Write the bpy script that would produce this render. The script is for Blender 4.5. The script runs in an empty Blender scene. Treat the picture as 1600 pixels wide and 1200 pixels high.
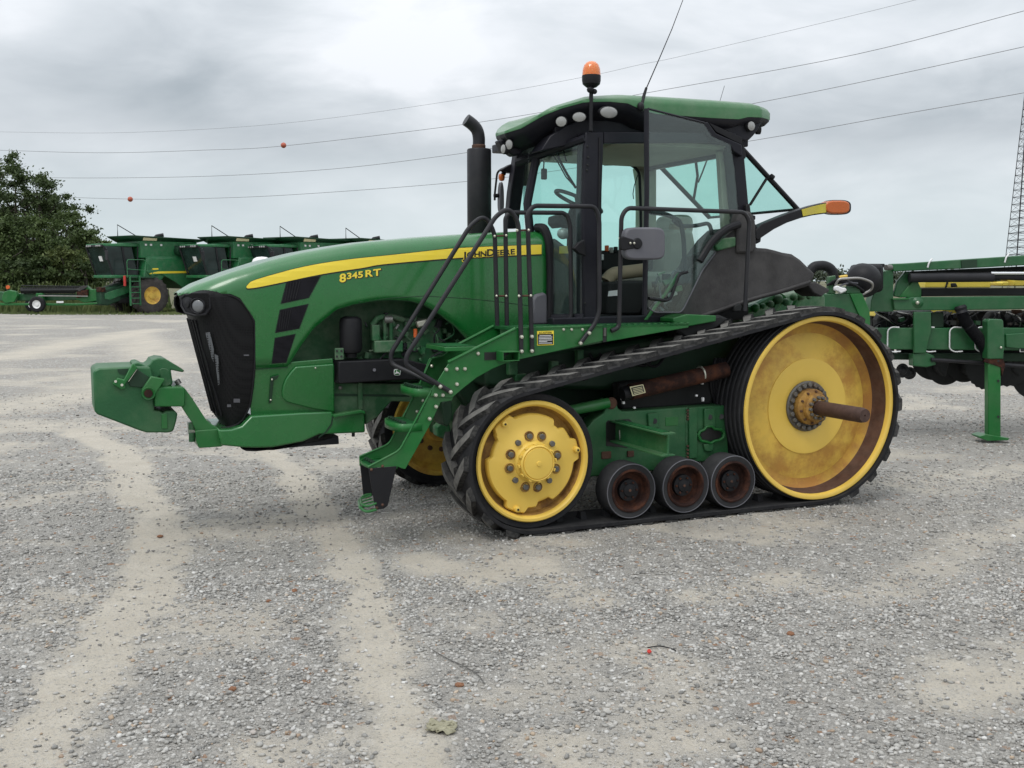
import bpy, bmesh, math, random
import numpy as np
from mathutils import Vector, Matrix
random.seed(7); rng = np.random.default_rng(11)
PI = math.pi
SC = bpy.context.scene; COL = SC.collection
# ------------------------------------------------------------------ camera
CF, CPIT, CH = 1655.17, .098, 1.822
TPSI, TX, TY = .4092, -.334, 8.486
cam_d = bpy.data.cameras.new('camera'); cam = bpy.data.objects.new('camera', cam_d); COL.objects.link(cam)
cam.location = (0, 0, CH); cam.rotation_euler = (PI/2-CPIT, 0, 0)
cam_d.sensor_width = 36; cam_d.lens = CF/1600*36; cam_d.clip_end = 5000; cam_d.clip_start = .05
SC.camera = cam
# ------------------------------------------------------------------ sun and sky
SUN_EL, SUN_AZ = math.radians(58), math.radians(215)      # azimuth from +Y clockwise: behind the camera, to the left
sd = Vector((math.sin(SUN_AZ)*math.cos(SUN_EL), math.cos(SUN_AZ)*math.cos(SUN_EL), math.sin(SUN_EL)))
sl = bpy.data.lights.new('sun', 'SUN'); sl.energy = 1.0; sl.angle = math.radians(22); sl.color = (1, .97, .93)
so = bpy.data.objects.new('sun', sl); COL.objects.link(so); so.rotation_euler = (-sd).to_track_quat('-Z', 'Y').to_euler()
W = bpy.data.worlds.new('World'); SC.world = W; W.use_nodes = True
def build_world():
    nt = W.node_tree; nt.nodes.clear(); N = nt.nodes.new; K = nt.links.new
    def math_(op, a, b=None, clamp=False):
        n = N('ShaderNodeMath'); n.operation = op; n.use_clamp = clamp
        for i, x in enumerate((a, b)):
            if x is None: continue
            if isinstance(x, (int, float)): n.inputs[i].default_value = x
            else: K(x, n.inputs[i])
        return n.outputs[0]
    out = N('ShaderNodeOutputWorld'); bg = N('ShaderNodeBackground'); K(bg.outputs[0], out.inputs[0])
    sky = N('ShaderNodeTexSky'); sky.sky_type = 'NISHITA'; sky.sun_disc = False
    sky.sun_elevation = SUN_EL; sky.sun_rotation = SUN_AZ
    tc = N('ShaderNodeTexCoord'); sep = N('ShaderNodeSeparateXYZ'); K(tc.outputs['Generated'], sep.inputs[0])
    z = math_('MAXIMUM', sep.outputs[2], 0.0)
    zz = math_('ADD', z, .42)
    cx = math_('DIVIDE', sep.outputs[0], zz); cy = math_('DIVIDE', sep.outputs[1], zz)
    comb = N('ShaderNodeCombineXYZ'); K(cx, comb.inputs[0]); K(cy, comb.inputs[1])
    def noise(scale, detail, rough, off, dist=0, flat=False):
        mp = N('ShaderNodeMapping'); K(tc.outputs['Generated'] if flat else comb.outputs[0], mp.inputs[0]); mp.inputs['Location'].default_value = off
        mp.inputs['Scale'].default_value = (scale, scale*2.2, scale*3.0)
        n = N('ShaderNodeTexNoise'); K(mp.outputs[0], n.inputs['Vector']); n.inputs['Scale'].default_value = 1
        n.inputs['Detail'].default_value = detail; n.inputs['Roughness'].default_value = rough
        n.inputs['Distortion'].default_value = dist
        return n.outputs[0]
    n1 = noise(2.6, 5, .52, (4.4, 2.9, 1.3), .35, True); n2 = noise(6.5, 6, .55, (7.3, 2.2, .4), .4, True)
    s = math_('ADD', math_('MULTIPLY', n1, .68), math_('MULTIPLY', n2, .32))
    # large darker masses of cloud: (azimuth from +Y to the right, elevation, widths, depth)
    azm = math_('DIVIDE', sep.outputs[0], math_('MAXIMUM', sep.outputs[1], .05)); elv = sep.outputs[2]
    wob = math_('MULTIPLY', math_('SUBTRACT', n2, .5), .10)
    for (a0, e0, wa, we, dep) in ((-.33, .19, .17, .045, .085), (-.22, .150, .17, .026, .10), (-.08, .115, .13, .018, .09), (-.06, .205, .09, .02, -.05), (.33, .155, .17, .028, .12), (.40, .125, .14, .016, .06), (.36, .235, .2, .02, .05), (-.47, .22, .05, .03, -.10), (.12, .245, .2, .025, -.04)):
        qa = math_('DIVIDE', math_('SUBTRACT', math_('ADD', azm, wob), a0), wa); qe = math_('DIVIDE', math_('SUBTRACT', math_('ADD', elv, math_('MULTIPLY', wob, .45)), e0), we)
        r2 = math_('ADD', math_('MULTIPLY', qa, qa), math_('MULTIPLY', qe, qe)); g_ = math_('MULTIPLY', math_('DIVIDE', 1, math_('ADD', 1, math_('MULTIPLY', r2, r2))), dep)
        s = math_('SUBTRACT', s, g_)
    cr = N('ShaderNodeValToRGB'); K(s, cr.inputs[0]); e = cr.color_ramp.elements
    e[0].position = .22; e[0].color = (.30, .335, .365, 1); e[1].position = .60; e[1].color = (.635, .655, .685, 1)
    m = e.new(.47); m.color = (.50, .53, .56, 1)
    # the air near the horizon is paler and bluer
    hz = math_('SUBTRACT', 1, math_('MULTIPLY', z, 8.0), True); hz = math_('MULTIPLY', hz, .85)
    mx = N('ShaderNodeMixRGB'); K(hz, mx.inputs[0]); K(cr.outputs[0], mx.inputs[1]); mx.inputs[2].default_value = (.50, .585, .615, 1)
    # an overcast sky is brighter overhead
    up = math_('ADD', 1, math_('MULTIPLY', math_('POWER', z, 1.3), 1.5))
    mu = N('ShaderNodeMixRGB'); mu.blend_type = 'MULTIPLY'; mu.inputs[0].default_value = 1; K(mx.outputs[0], mu.inputs[1])
    cb = N('ShaderNodeCombineXYZ')
    for i in range(3): K(up, cb.inputs[i])
    K(cb.outputs[0], mu.inputs[2])
    sk = N('ShaderNodeMixRGB'); sk.blend_type = 'MULTIPLY'; sk.inputs[0].default_value = 1; K(sky.outputs[0], sk.inputs[1]); sk.inputs[2].default_value = (.1, .1, .1, 1)
    fin = N('ShaderNodeMixRGB'); fin.inputs[0].default_value = .95; K(sk.outputs[0], fin.inputs[1]); K(mu.outputs[0], fin.inputs[2])
    K(fin.outputs[0], bg.inputs[0]); bg.inputs[1].default_value = 1.0
build_world()
SC.view_settings.view_transform = 'Standard'; SC.view_settings.look = 'None'; SC.view_settings.gamma = 1
SC.view_settings.exposure = 0.36
SC.render.engine = 'CYCLES'
SC.cycles.use_denoising = True; SC.cycles.max_bounces = 8; SC.cycles.transparent_max_bounces = 16
SC.cycles.caustics_reflective = False; SC.cycles.caustics_refractive = False

# ------------------------------------------------------------------ measuring helpers (photo pixel -> real point at a known depth)
cpit, spit = math.cos(CPIT), math.sin(CPIT); cps, sps = math.cos(TPSI), math.sin(TPSI)
def ray(u, v):
    a = (u-800)/CF; b = (600-v)/CF
    return Vector((a, cpit+b*spit, -spit+b*cpit))
def _loc(w): return Vector((cps*(w[0]-TX)+sps*(w[1]-TY), -sps*(w[0]-TX)+cps*(w[1]-TY), w[2]))
_O = _loc((0, 0, CH))
def _dl(u, v):
    d = ray(u, v); return Vector((cps*d[0]+sps*d[1], -sps*d[0]+cps*d[1], d[2]))
def L(u, v, Y):                       # tractor frame, on the plane y = Y
    d = _dl(u, v); return _O + d*((Y-_O[1])/d[1])
def R(u, v, a, b):                    # tractor frame, on the upright plane through plan points a and b
    d = _dl(u, v); n = Vector((-(b[1]-a[1]), b[0]-a[0], 0)); p = Vector((a[0], a[1], 0))
    return _O + d*((p-_O).dot(n)/d.dot(n))
def Wp(u, v, dist):                   # world, at the depth y = dist
    d = ray(u, v); return Vector((0, 0, CH)) + d*(dist/d[1])
def G(u, v, z=0.0):                   # world, on the ground
    d = ray(u, v); t = (z-CH)/d[2]; return Vector((t*d[0], t*d[1], z))

# ------------------------------------------------------------------ materials
MATS = {}
def mat(name, col, rough=.5, metal=0, spec=.5, coat=0, var=.12, vscale=3, dust=0, dustcol=(.33, .30, .26), dscale=5, bump=0, bscale=60, rust=0, rustcol=(.10, .04, .018), rscale=4, topdust=0):
    m = bpy.data.materials.new(name); m.use_nodes = True; nt = m.node_tree; N = nt.nodes.new; K = nt.links.new
    b = nt.nodes['Principled BSDF']; b.inputs['Roughness'].default_value = rough; b.inputs['Metallic'].default_value = metal
    b.inputs['Specular IOR Level'].default_value = spec; b.inputs['Coat Weight'].default_value = coat; b.inputs['Coat Roughness'].default_value = .12
    tc = N('ShaderNodeTexCoord')
    def noise(s, d=5, r=.6):
        n = N('ShaderNodeTexNoise'); n.inputs['Scale'].default_value = s; n.inputs['Detail'].default_value = d; n.inputs['Roughness'].default_value = r
        K(tc.outputs['Object'], n.inputs['Vector']); return n.outputs[0]
    def ramp(x, p0, p1, v0=0, v1=1):
        r = N('ShaderNodeMapRange'); r.clamp = True; K(x, r.inputs[0])
        for i, q in enumerate((p0, p1, v0, v1)): r.inputs[i+1].default_value = q
        return r.outputs[0]
    c = N('ShaderNodeMixRGB'); K(ramp(noise(vscale), .3, .7), c.inputs[0])
    c.inputs[1].default_value = tuple(x*(1-var) for x in col)+(1,); c.inputs[2].default_value = tuple(min(1, x*(1+var)) for x in col)+(1,)
    cur = c.outputs[0]; rg = None
    def over(cur, fac, colr, amt):
        mm = N('ShaderNodeMath'); mm.operation = 'MULTIPLY'; K(fac, mm.inputs[0]); mm.inputs[1].default_value = amt
        x = N('ShaderNodeMixRGB'); K(mm.outputs[0], x.inputs[0]); K(cur, x.inputs[1]); x.inputs[2].default_value = tuple(colr)+(1,); return x.outputs[0]
    if rust: cur = over(cur, ramp(noise(rscale, 8, .7), .62-.3*rust, .72-.2*rust), rustcol, min(1, .5+.5*rust))
    if dust: cur = over(cur, ramp(noise(dscale, 7, .65), .42, .68), dustcol, dust)
    if topdust:
        g = N('ShaderNodeNewGeometry'); s = N('ShaderNodeSeparateXYZ'); K(g.outputs['Normal'], s.inputs[0])
        f = ramp(s.outputs[2], .25, .9); mm = N('ShaderNodeMath'); mm.operation = 'MULTIPLY'; K(f, mm.inputs[0]); K(ramp(noise(9, 6, .7), .25, .65), mm.inputs[1])
        cur = over(cur, mm.outputs[0], dustcol, topdust)
    K(cur, b.inputs['Base Color'])
    K(ramp(noise(vscale*2.3), .2, .8, max(0, rough-.07), min(1, rough+.12+.15*dust)), b.inputs['Roughness'])
    if bump:
        bp = N('ShaderNodeBump'); bp.inputs['Strength'].default_value = bump; bp.inputs['Distance'].default_value = .004; K(noise(bscale, 4, .6), bp.inputs['Height']); K(bp.outputs[0], b.inputs['Normal'])
    MATS[name] = m; return m
mat('green_hood', (.008, .130, .024), .24, coat=.5, var=.06, dust=.05, dscale=2.2, topdust=.06)
mat('green_cast', (.010, .098, .028), .5, var=.2, dust=.22, dustcol=(.12, .13, .08), dscale=6, topdust=.25, bump=.5, bscale=45)
mat('green_roof', (.022, .13, .036), .38, coat=.2, var=.08, dust=.12, topdust=.15)
mat('green', (.006, .120, .020), .38, spec=.4, coat=.1, var=.12, dust=.08, dscale=4, topdust=.12)
mat('green_grimy', (.012, .09, .026), .6, var=.3, dust=.25, dscale=6, topdust=.35, bump=.3)
mat('green_engine', (.014, .11, .034), .6, var=.35, dust=.3, dscale=9, topdust=.3, bump=.3)
mat('green_implement', (.007, .088, .023), .4, coat=.1, var=.15, dust=.08)
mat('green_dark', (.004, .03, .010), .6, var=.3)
mat('yellow', (.74, .50, .085), .45, coat=.05, var=.07, dust=.10, dustcol=(.42, .3, .1), dscale=3)
mat('dash_grey', (.045, .06, .052), .7, var=.2)
mat('yellow_rust_heavy', (.60, .36, .045), .6, var=.12, rust=.85, rustcol=(.38, .165, .03), rscale=3.0, dust=.35, dustcol=(.20, .11, .035), dscale=5)
mat('yellow_rusty', (.70, .46, .075), .55, var=.10, rust=.58, rustcol=(.40, .17, .03), rscale=2.6, dust=.25, dustcol=(.30, .20, .06), dscale=4)
mat('rust', (.075, .034, .02), .85, var=.35, vscale=8, dust=.35, dustcol=(.16, .10, .07), dscale=9, bump=.5)
mat('rust_rim', (.34, .19, .04), .75, var=.35, rust=.55, rustcol=(.11, .045, .018), rscale=5, bump=.3)
mat('rust_dark', (.028, .012, .009), .8, spec=.22, var=.4, vscale=7, rust=.5, rustcol=(.085, .03, .014), rscale=7, bump=.4)
mat('rust_shaft', (.065, .035, .027), .65, metal=.2, var=.25, vscale=14, dust=.3, dustcol=(.13, .075, .055), dscale=18)
mat('rubber', (.014, .014, .016), .75, spec=.22, var=.2, dust=.22, dustcol=(.07, .068, .065), dscale=7, bump=.4, topdust=.35)
mat('rubber_worn', (.11, .107, .10), .9, spec=.2, var=.3, dust=.8, dustcol=(.21, .20, .185), dscale=16, bump=.6, topdust=.5)
mat('rubber_lug', (.024, .024, .024), .85, spec=.2, var=.3, dust=.55, dustcol=(.12, .115, .108), dscale=24, bump=.7, topdust=.8)
mat('rubber_smooth', (.024, .024, .026), .65, spec=.2, var=.15, dust=.35, dustcol=(.07, .07, .07), dscale=5, topdust=.15)
mat('plastic_black', (.011, .011, .013), .48, spec=.22, var=.15, dust=.12, dustcol=(.05, .05, .048))
mat('plastic_cab', (.010, .010, .015), .42, spec=.22, var=.2, dust=.12, dustcol=(.05, .05, .05))
mat('plastic_grey', (.10, .10, .115), .6, var=.08, dust=.25, dustcol=(.15, .15, .15))
mat('fender_grey', (.050, .048, .048), .85, spec=.2, var=.22, vscale=5, dust=.5, dustcol=(.092, .088, .085), dscale=4.5, bump=.45)
mat('metal_black', (.02, .02, .023), .4, spec=.22, var=.2, dust=.15, dustcol=(.08, .075, .07))
mat('steel', (.33, .32, .30), .4, metal=.7, var=.2)
mat('bolt_grey', (.12, .115, .105), .55, metal=.3, var=.3, rust=.2)
mat('bolt_bright', (.55, .54, .45), .35, metal=.6, var=.15)
mat('chrome', (.75, .75, .75), .15, metal=1, var=.02)
mat('decal_yellow', (.86, .66, .045), .35, coat=.2, var=.03)
mat('decal_black', (.008, .008, .008), .4, var=.05)
mat('decal_cream', (.62, .58, .35), .5, var=.05)
mat('white', (.75, .75, .74), .5, var=.06)
mat('sticker_yellow', (.50, .42, .03), .5, var=.15, dust=.2)
mat('cloth_white', (.75, .75, .75), .9, var=.1)
mat('seat_fabric', (.34, .33, .28), .9, var=.15, bump=.3)
mat('tan', (.26, .21, .14), .8, var=.15, dust=.2)
mat('cab_liner', (.36, .34, .27), .85, var=.12)
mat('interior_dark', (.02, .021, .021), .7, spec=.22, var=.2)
mat('yellow_tank', (.78, .62, .09), .45, var=.06)
mat('orange_part', (.6, .11, .02), .5)
mat('red_part', (.45, .03, .02), .5)
def lens(name, col, rough=.15, trans=.0):
    m = mat(name, col, rough, coat=.6, var=.05, bump=.3, bscale=180); return m
lens('lens_white', (.27, .27, .26)); lens('lens_grey', (.13, .135, .14)); lens('lens_orange', (.80, .20, .02)); lens('lens_red', (.55, .03, .02)); lens('lens_amber', (.47, .10, .010))
MATS['lens_amber'].node_tree.nodes['Principled BSDF'].inputs['Coat Weight'].default_value = .1
m = MATS['lens_orange'].node_tree.nodes['Principled BSDF']; m.inputs['Transmission Weight'].default_value = .15
m.inputs['Subsurface Weight'].default_value = .4; m.inputs['Subsurface Radius'].default_value = (.03, .01, .004)
def glass(name, tint, refl=.06, milk=0, milkcol=(.3, .33, .33)):
    m = bpy.data.materials.new(name); m.use_nodes = True; nt = m.node_tree; nt.nodes.clear(); N = nt.nodes.new; K = nt.links.new
    o = N('ShaderNodeOutputMaterial'); t = N('ShaderNodeBsdfTransparent'); t.inputs[0].default_value = tuple(tint)+(1,)
    g = N('ShaderNodeBsdfGlossy'); g.inputs['Roughness'].default_value = .03; g.inputs[0].default_value = (1, 1, 1, 1)
    lw = N('ShaderNodeLayerWeight'); lw.inputs[0].default_value = .25
    f = N('ShaderNodeMapRange'); K(lw.outputs['Facing'], f.inputs[0]); f.inputs[3].default_value = refl; f.inputs[4].default_value = .6
    f.inputs[1].default_value = .3
    base = t.outputs[0]
    if milk:
        d = N('ShaderNodeBsdfDiffuse'); d.inputs[0].default_value = tuple(milkcol)+(1,); mm = N('ShaderNodeMixShader'); mm.inputs[0].default_value = milk
        K(t.outputs[0], mm.inputs[1]); K(d.outputs[0], mm.inputs[2]); base = mm.outputs[0]
    mx = N('ShaderNodeMixShader'); K(f.outputs[0], mx.inputs[0]); K(base, mx.inputs[1]); K(g.outputs[0], mx.inputs[2]); K(mx.outputs[0], o.inputs[0])
    MATS[name] = m
glass('glass_tint', (.77, .965, .925), .03, .01, (.3, .4, .37)); glass('glass_near', (.88, .965, .95), .03, .02, (.25, .30, .28)); glass('glass_door', (.85, .96, .93), .05, .03, (.30, .34, .33))
def mesh_mat(name, col, bgcol, scale, kind='grid'):
    m = bpy.data.materials.new(name); m.use_nodes = True; nt = m.node_tree; N = nt.nodes.new; K = nt.links.new
    b = nt.nodes['Principled BSDF']; b.inputs['Roughness'].default_value = .55; b.inputs['Specular IOR Level'].default_value = .15
    tc = N('ShaderNodeTexCoord'); w = N('ShaderNodeTexVoronoi'); w.inputs['Scale'].default_value = scale; w.inputs['Randomness'].default_value = 0 if kind == 'grid' else .5
    K(tc.outputs['Object'], w.inputs['Vector']); mr = N('ShaderNodeMapRange'); K(w.outputs[0], mr.inputs[0]); mr.inputs[1].default_value = .25; mr.inputs[2].default_value = .45
    mx = N('ShaderNodeMixRGB'); K(mr.outputs[0], mx.inputs[0]); mx.inputs[1].default_value = tuple(bgcol)+(1,); mx.inputs[2].default_value = tuple(col)+(1,)
    n = N('ShaderNodeTexNoise'); n.inputs['Scale'].default_value = 5; K(tc.outputs['Object'], n.inputs['Vector'])
    m2 = N('ShaderNodeMixRGB'); m2.blend_type = 'MULTIPLY'; m2.inputs[0].default_value = .6; K(mx.outputs[0], m2.inputs[1]); K(n.outputs[0], m2.inputs[2]); K(m2.outputs[0], b.inputs['Base Color'])
    bp = N('ShaderNodeBump'); bp.inputs['Strength'].default_value = .5; bp.inputs['Distance'].default_value = .003; K(mr.outputs[0], bp.inputs['Height']); K(bp.outputs[0], b.inputs['Normal'])
    MATS[name] = m
mesh_mat('grille_mesh', (.016, .016, .017), (.004, .004, .005), 90)
mesh_mat('vent_mesh', (.015, .014, .019), (.005, .005, .008), 110)
mesh_mat('perforated_plate', (.02, .13, .04), (.004, .02, .008), 28)
mesh_mat('screen_light', (.16, .17, .18), (.03, .03, .03), 60)

# ------------------------------------------------------------------ mesh helpers
def basis(d):
    d = d.normalized(); a = Vector((0, 0, 1)) if abs(d.z) < .9 else Vector((1, 0, 0))
    x = d.cross(a).normalized(); return x, d.cross(x).normalized()
class MB:
    def __init__(s): s.v = []; s.f = []; s.m = []; s.mi = 0
    def add(s, vs, fs):
        o = len(s.v); s.v += [tuple(v) for v in vs]; s.f += [tuple(i+o for i in f) for f in fs]; s.m += [s.mi]*len(fs); return s
    def box(s, c, d, M=None):
        vs = [Vector((x*d[0]/2, y*d[1]/2, z*d[2]/2)) for x in (-1, 1) for y in (-1, 1) for z in (-1, 1)]
        if M is not None: vs = [M @ v for v in vs]
        vs = [v+Vector(c) for v in vs]
        return s.add(vs, [(0, 1, 3, 2), (4, 6, 7, 5), (0, 4, 5, 1), (2, 3, 7, 6), (0, 2, 6, 4), (1, 5, 7, 3)])
    def prism(s, pts, off):            # closed planar outline pushed along off
        n = len(pts); off = Vector(off); vs = [Vector(p) for p in pts]+[Vector(p)+off for p in pts]
        return s.add(vs, [tuple(range(n)), tuple(range(2*n-1, n-1, -1))]+[(i, i+n, (i+1) % n+n, (i+1) % n) for i in range(n)])
    def tube(s, path, r, n=10, closed=False, r2=None):
        P = [Vector(p) for p in path]; k = len(P); rings = []
        x = None
        for i in range(k):
            if closed: t = P[(i+1) % k]-P[i-1]
            else: t = P[min(i+1, k-1)]-P[max(i-1, 0)]
            t.normalize()
            if x is None: x, y = basis(t)
            else:
                x = (x-t*x.dot(t)).normalized(); y = t.cross(x)
            rr = r if r2 is None else r+(r2-r)*i/(k-1)
            rings.append([P[i]+(x*math.cos(2*PI*j/n)+y*math.sin(2*PI*j/n))*rr for j in range(n)])
        vs = [v for g in rings for v in g]; fs = []
        for i in range(k if closed else k-1):
            a = i*n; b = ((i+1) % k)*n
            fs += [(a+j, a+(j+1) % n, b+(j+1) % n, b+j) for j in range(n)]
        if not closed: fs += [tuple(range(n-1, -1, -1)), tuple(range((k-1)*n, k*n))]
        return s.add(vs, fs)
    def cyl(s, a, b, r, r2=None, n=20): return s.tube([a, b], r, n, r2=(r if r2 is None else r2))
    def lathe(s, prof, c, ax, n=64, x=None, loop=False):   # prof: (radius, distance along ax)
        ax = Vector(ax).normalized(); c = Vector(c)
        if x is None: x, y = basis(ax)
        else: x = Vector(x); y = ax.cross(x)
        vs = []; k = len(prof)
        for r, h in prof:
            for j in range(n): vs.append(c+ax*h+(x*math.cos(2*PI*j/n)+y*math.sin(2*PI*j/n))*max(r, 1e-4))
        fs = []
        for i in range(k if loop else k-1):
            a = i*n; b = ((i+1) % k)*n
            fs += [(a+j, b+j, b+(j+1) % n, a+(j+1) % n) for j in range(n)]
        return s.add(vs, fs)
    def grid(s, rows):
        n = len(rows[0]); vs = [v for r in rows for v in r]
        return s.add(vs, [(i*n+j, i*n+j+1, (i+1)*n+j+1, (i+1)*n+j) for i in range(len(rows)-1) for j in range(n-1)])
    def ball(s, c, r, n=14, sc=(1, 1, 1)):
        return s.lathe([(r*math.sin(PI*i/n), -r*math.cos(PI*i/n)*sc[2]) for i in range(n+1)], c, (0, 0, 1), n*2)
    def build(s, name, material, parent=None, bevel=0, sharp=35, bm_fix=True, solid=0):
        me = bpy.data.meshes.new(name); me.from_pydata(s.v, [], s.f)
        for mm in (material if isinstance(material, (list, tuple)) else [material]): me.materials.append(MATS[mm])
        if s.mi or any(s.m): me.polygons.foreach_set('material_index', s.m)
        if bm_fix:
            b = bmesh.new(); b.from_mesh(me); bmesh.ops.remove_doubles(b, verts=b.verts, dist=1e-5); bmesh.ops.recalc_face_normals(b, faces=b.faces); b.to_mesh(me); b.free()
        me.polygons.foreach_set('use_smooth', [True]*len(me.polygons)); me.set_sharp_from_angle(angle=math.radians(sharp))
        o = bpy.data.objects.new(name, me); COL.objects.link(o)
        if parent: o.parent = parent
        if solid: md = o.modifiers.new('s', 'SOLIDIFY'); md.thickness = solid; md.offset = 0
        if bevel: md = o.modifiers.new('b', 'BEVEL'); md.width = bevel; md.segments = 2; md.limit_method = 'ANGLE'; md.angle_limit = math.radians(40)
        return o
def thing(name, label, cat, loc=(0, 0, 0), rz=0, group=None):
    o = bpy.data.objects.new(name, None); COL.objects.link(o); o.location = loc; o.rotation_euler = (0, 0, rz); o.empty_display_size = .2
    return tag(o, label, cat, group)
def tag(o, label=None, cat=None, group=None, kind=None):
    if label: o['label'] = label
    if cat: o['category'] = cat
    if group: o['group'] = group
    if kind: o['kind'] = kind
    return o
def copy_tree(o, parent=None):
    c = o.copy(); COL.objects.link(c); c.parent = parent
    for ch in [k for k in bpy.data.objects if k.parent == o]: copy_tree(ch, c)
    return c
def rounded(path, rad, n=6):           # round the corners of a polyline
    P = [Vector(p) for p in path]; out = [P[0]]
    for i in range(1, len(P)-1):
        a = (P[i-1]-P[i]); b = (P[i+1]-P[i]); r = min(rad, a.length*.48, b.length*.48)
        p0 = P[i]+a.normalized()*r; p1 = P[i]+b.normalized()*r
        for k in range(n+1):
            t = k/n; out.append(p0*(1-t)**2+P[i]*2*t*(1-t)+p1*t*t)
    out.append(P[-1]); return out
def lp(pts, Y): return [L(u, v, Y) for u, v in pts]
def slab(name, pts, Y, t, material, parent, bevel=.006):    # traced side outline at depth Y, with real thickness t away from the viewer
    return MB().prism(lp(pts, Y), (0, t, 0)).build(name, material, parent, bevel)
def pane(name, pts, material, parent, t=.006):      # flat glass with two faces
    pts = [Vector(p) for p in pts]; n = Vector((0, 0, 0))
    for i in range(1, len(pts)-1): n += (pts[i]-pts[0]).cross(pts[i+1]-pts[0])
    n.normalize(); o = MB().prism([p-n*t/2 for p in pts], n*t).build(name, material, parent); o.data.polygons.foreach_set('use_smooth', [False]*len(o.data.polygons)); return o
def interp(x, xs, ys): return float(np.interp(x, xs, ys))
# ================================================================== THE TRACKED TRACTOR
T = thing('tracked_tractor', 'large green tracked tractor with yellow wheels, open cab door and orange beacon', 'tractor', (TX, TY, 0), TPSI)
# ---------------- hood: half width as a function of place
def ztop(X): return interp(X, HX, HZ)
def hbase(X): return interp(X, (-2.4, -1.8, -1.0, .45), (.34, .41, .46, .49))
_top = [(278,457),(300,444),(350,425),(400,409),(450,397),(500,388),(550,381),(600,376),(650,371.5),(700,368),(760,364.5),(848,361)]
HX = []; HZ = []
for u, v in _top:
    p = L(u, v, float(np.interp(u, (278, 300, 400, 500, 560, 620), (-.02, .05, .18, .12, -.1, -.30)))); HX.append(p.x); HZ.append(p.z)
XN = HX[0]-.05
def hw(X, Z, inset=0):
    t = max(0, min(1, (X-XN)/.42)); w = hbase(X)*(1-(1-t)**2.6)**(1/2.6)
    zt = ztop(X); r = .13
    w -= .035*((Z-1.75)/.5)**2 if Z < 1.75 else 0
    if Z > zt-r:
        q = min(1, (Z-(zt-r))/r); w -= r*.95*(1-math.sqrt(max(0, 1-q*q)))
    return max(w-inset, .0)
def S(u, v, out=.003):
    Y = -.4
    for i in range(8):
        p = L(u, v, Y); Y = -hw(p.x, p.z)-out
    p = L(u, v, Y); return p
# ---------------- hood loft
_low = [(278,462),(288,459),(360,459),(375,466),(396,496),(399,503),(399.5,574),(449,572),(452,569),(470,540),(490,513),(525,484),(550,476),(587,469.5),(610,468.5),(640,470),(662,476),(687,491),(712,511),(730,531),(742,548),(850,520)]
us = sorted(set([278.2, 279, 280.5, 283]+list(np.linspace(286, 398, 30))+list(np.linspace(398.8, 400.2, 5))+list(np.linspace(403, 448, 14))+list(np.linspace(449, 470, 14))+list(np.linspace(472, 740, 70))+list(np.linspace(745, 853, 16))))
rows = []
for u in us:
    lo = interp(u, [a for a, b in _low], [b for a, b in _low])
    p = S(u, lo, 0); X = p.x; zl = p.z; zt = ztop(X)
    if zl > zt-.02: zl = zt-.02
    zs = list(np.linspace(zl, max(zl, zt-.13), 9))+[zt-.13*(1-math.sin(a)) for a in np.linspace(0, PI/2, 9)[1:]]
    zs = [max(z, zl) for z in zs]
    near = [Vector((X, -hw(X, z), z)) for z in zs]
    w = near[-1].y
    crown = [Vector((X, w*(1-2*k/8), zt+.006*math.sin(PI*k/8)*min(1, (X-XN)/.3))) for k in range(1, 8)]
    far = [Vector((X, -p_.y, p_.z)) for p_ in reversed(near)]
    rows.append(near+crown+far)
b = MB().grid(rows); hood = b.build('hood', 'green_hood', T, sharp=50, solid=.006)
# lower side panel below the seam, behind the arch (a raised line runs along the seam)
seam = [S(u, v, .001) for u, v in ((560,472),(610,466),(662,462.5),(725,466),(775,471),(822,477),(853,484))]
MB().tube(seam, .0035, 6).build('seam', 'green_dark', hood)
# top louvres
for (u0, v0, u1, v1) in ((372,422,384,418.5),(450,401,488,393)):
    a = L(u0, v0, -.22); c = L(u1, v1, -.22); MB().box(((a.x+c.x)/2, -.2, (a.z+c.z)/2-.004), (abs(c.x-a.x), .16, .012), Matrix.Rotation(-math.atan2(c.z-a.z, c.x-a.x), 3, 'Y')).build('louvre', 'green_hood', hood, .004)
def panel(name, pts, material, parent, out=.004, cell=.04, flange=None):
    P = [S(u, v, out) for u, v in pts]
    bm = bmesh.new(); f = bm.faces.new([bm.verts.new((p.x, 0, p.z)) for p in P])
    xs = [p.x for p in P]; zs = [p.z for p in P]
    for lo, hi, ax in ((min(xs), max(xs), 0), (min(zs), max(zs), 2)):
        k = lo+cell
        while k < hi:
            no = [0, 0, 0]; no[ax] = 1; co = [0, 0, 0]; co[ax] = k
            bmesh.ops.bisect_plane(bm, geom=bm.verts[:]+bm.edges[:]+bm.faces[:], plane_co=co, plane_no=no); k += cell
    for v in bm.verts: v.co.y = -hw(v.co.x, v.co.z)-out
    me = bpy.data.meshes.new(name); bm.to_mesh(me); bm.free(); me.materials.append(MATS[material])
    o = bpy.data.objects.new(name, me); COL.objects.link(o); o.parent = parent
    md = o.modifiers.new('s', 'SOLIDIFY'); md.thickness = .003; md.offset = 0
    return o
def curve_px(pts, n=4):               # Catmull-Rom through pixel points
    out = []; P = [Vector((a, b, 0)) for a, b in pts]
    for i in range(len(P)-1):
        p0 = P[max(i-1, 0)]; p1 = P[i]; p2 = P[i+1]; p3 = P[min(i+2, len(P)-1)]
        for k in range(n):
            t = k/n; q = .5*((2*p1)+(p2-p0)*t+(2*p0-5*p1+4*p2-p3)*t*t+(3*p1-p0-3*p2+p3)*t**3); out.append((q.x, q.y))
    out.append((P[-1].x, P[-1].y)); return out
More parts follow.
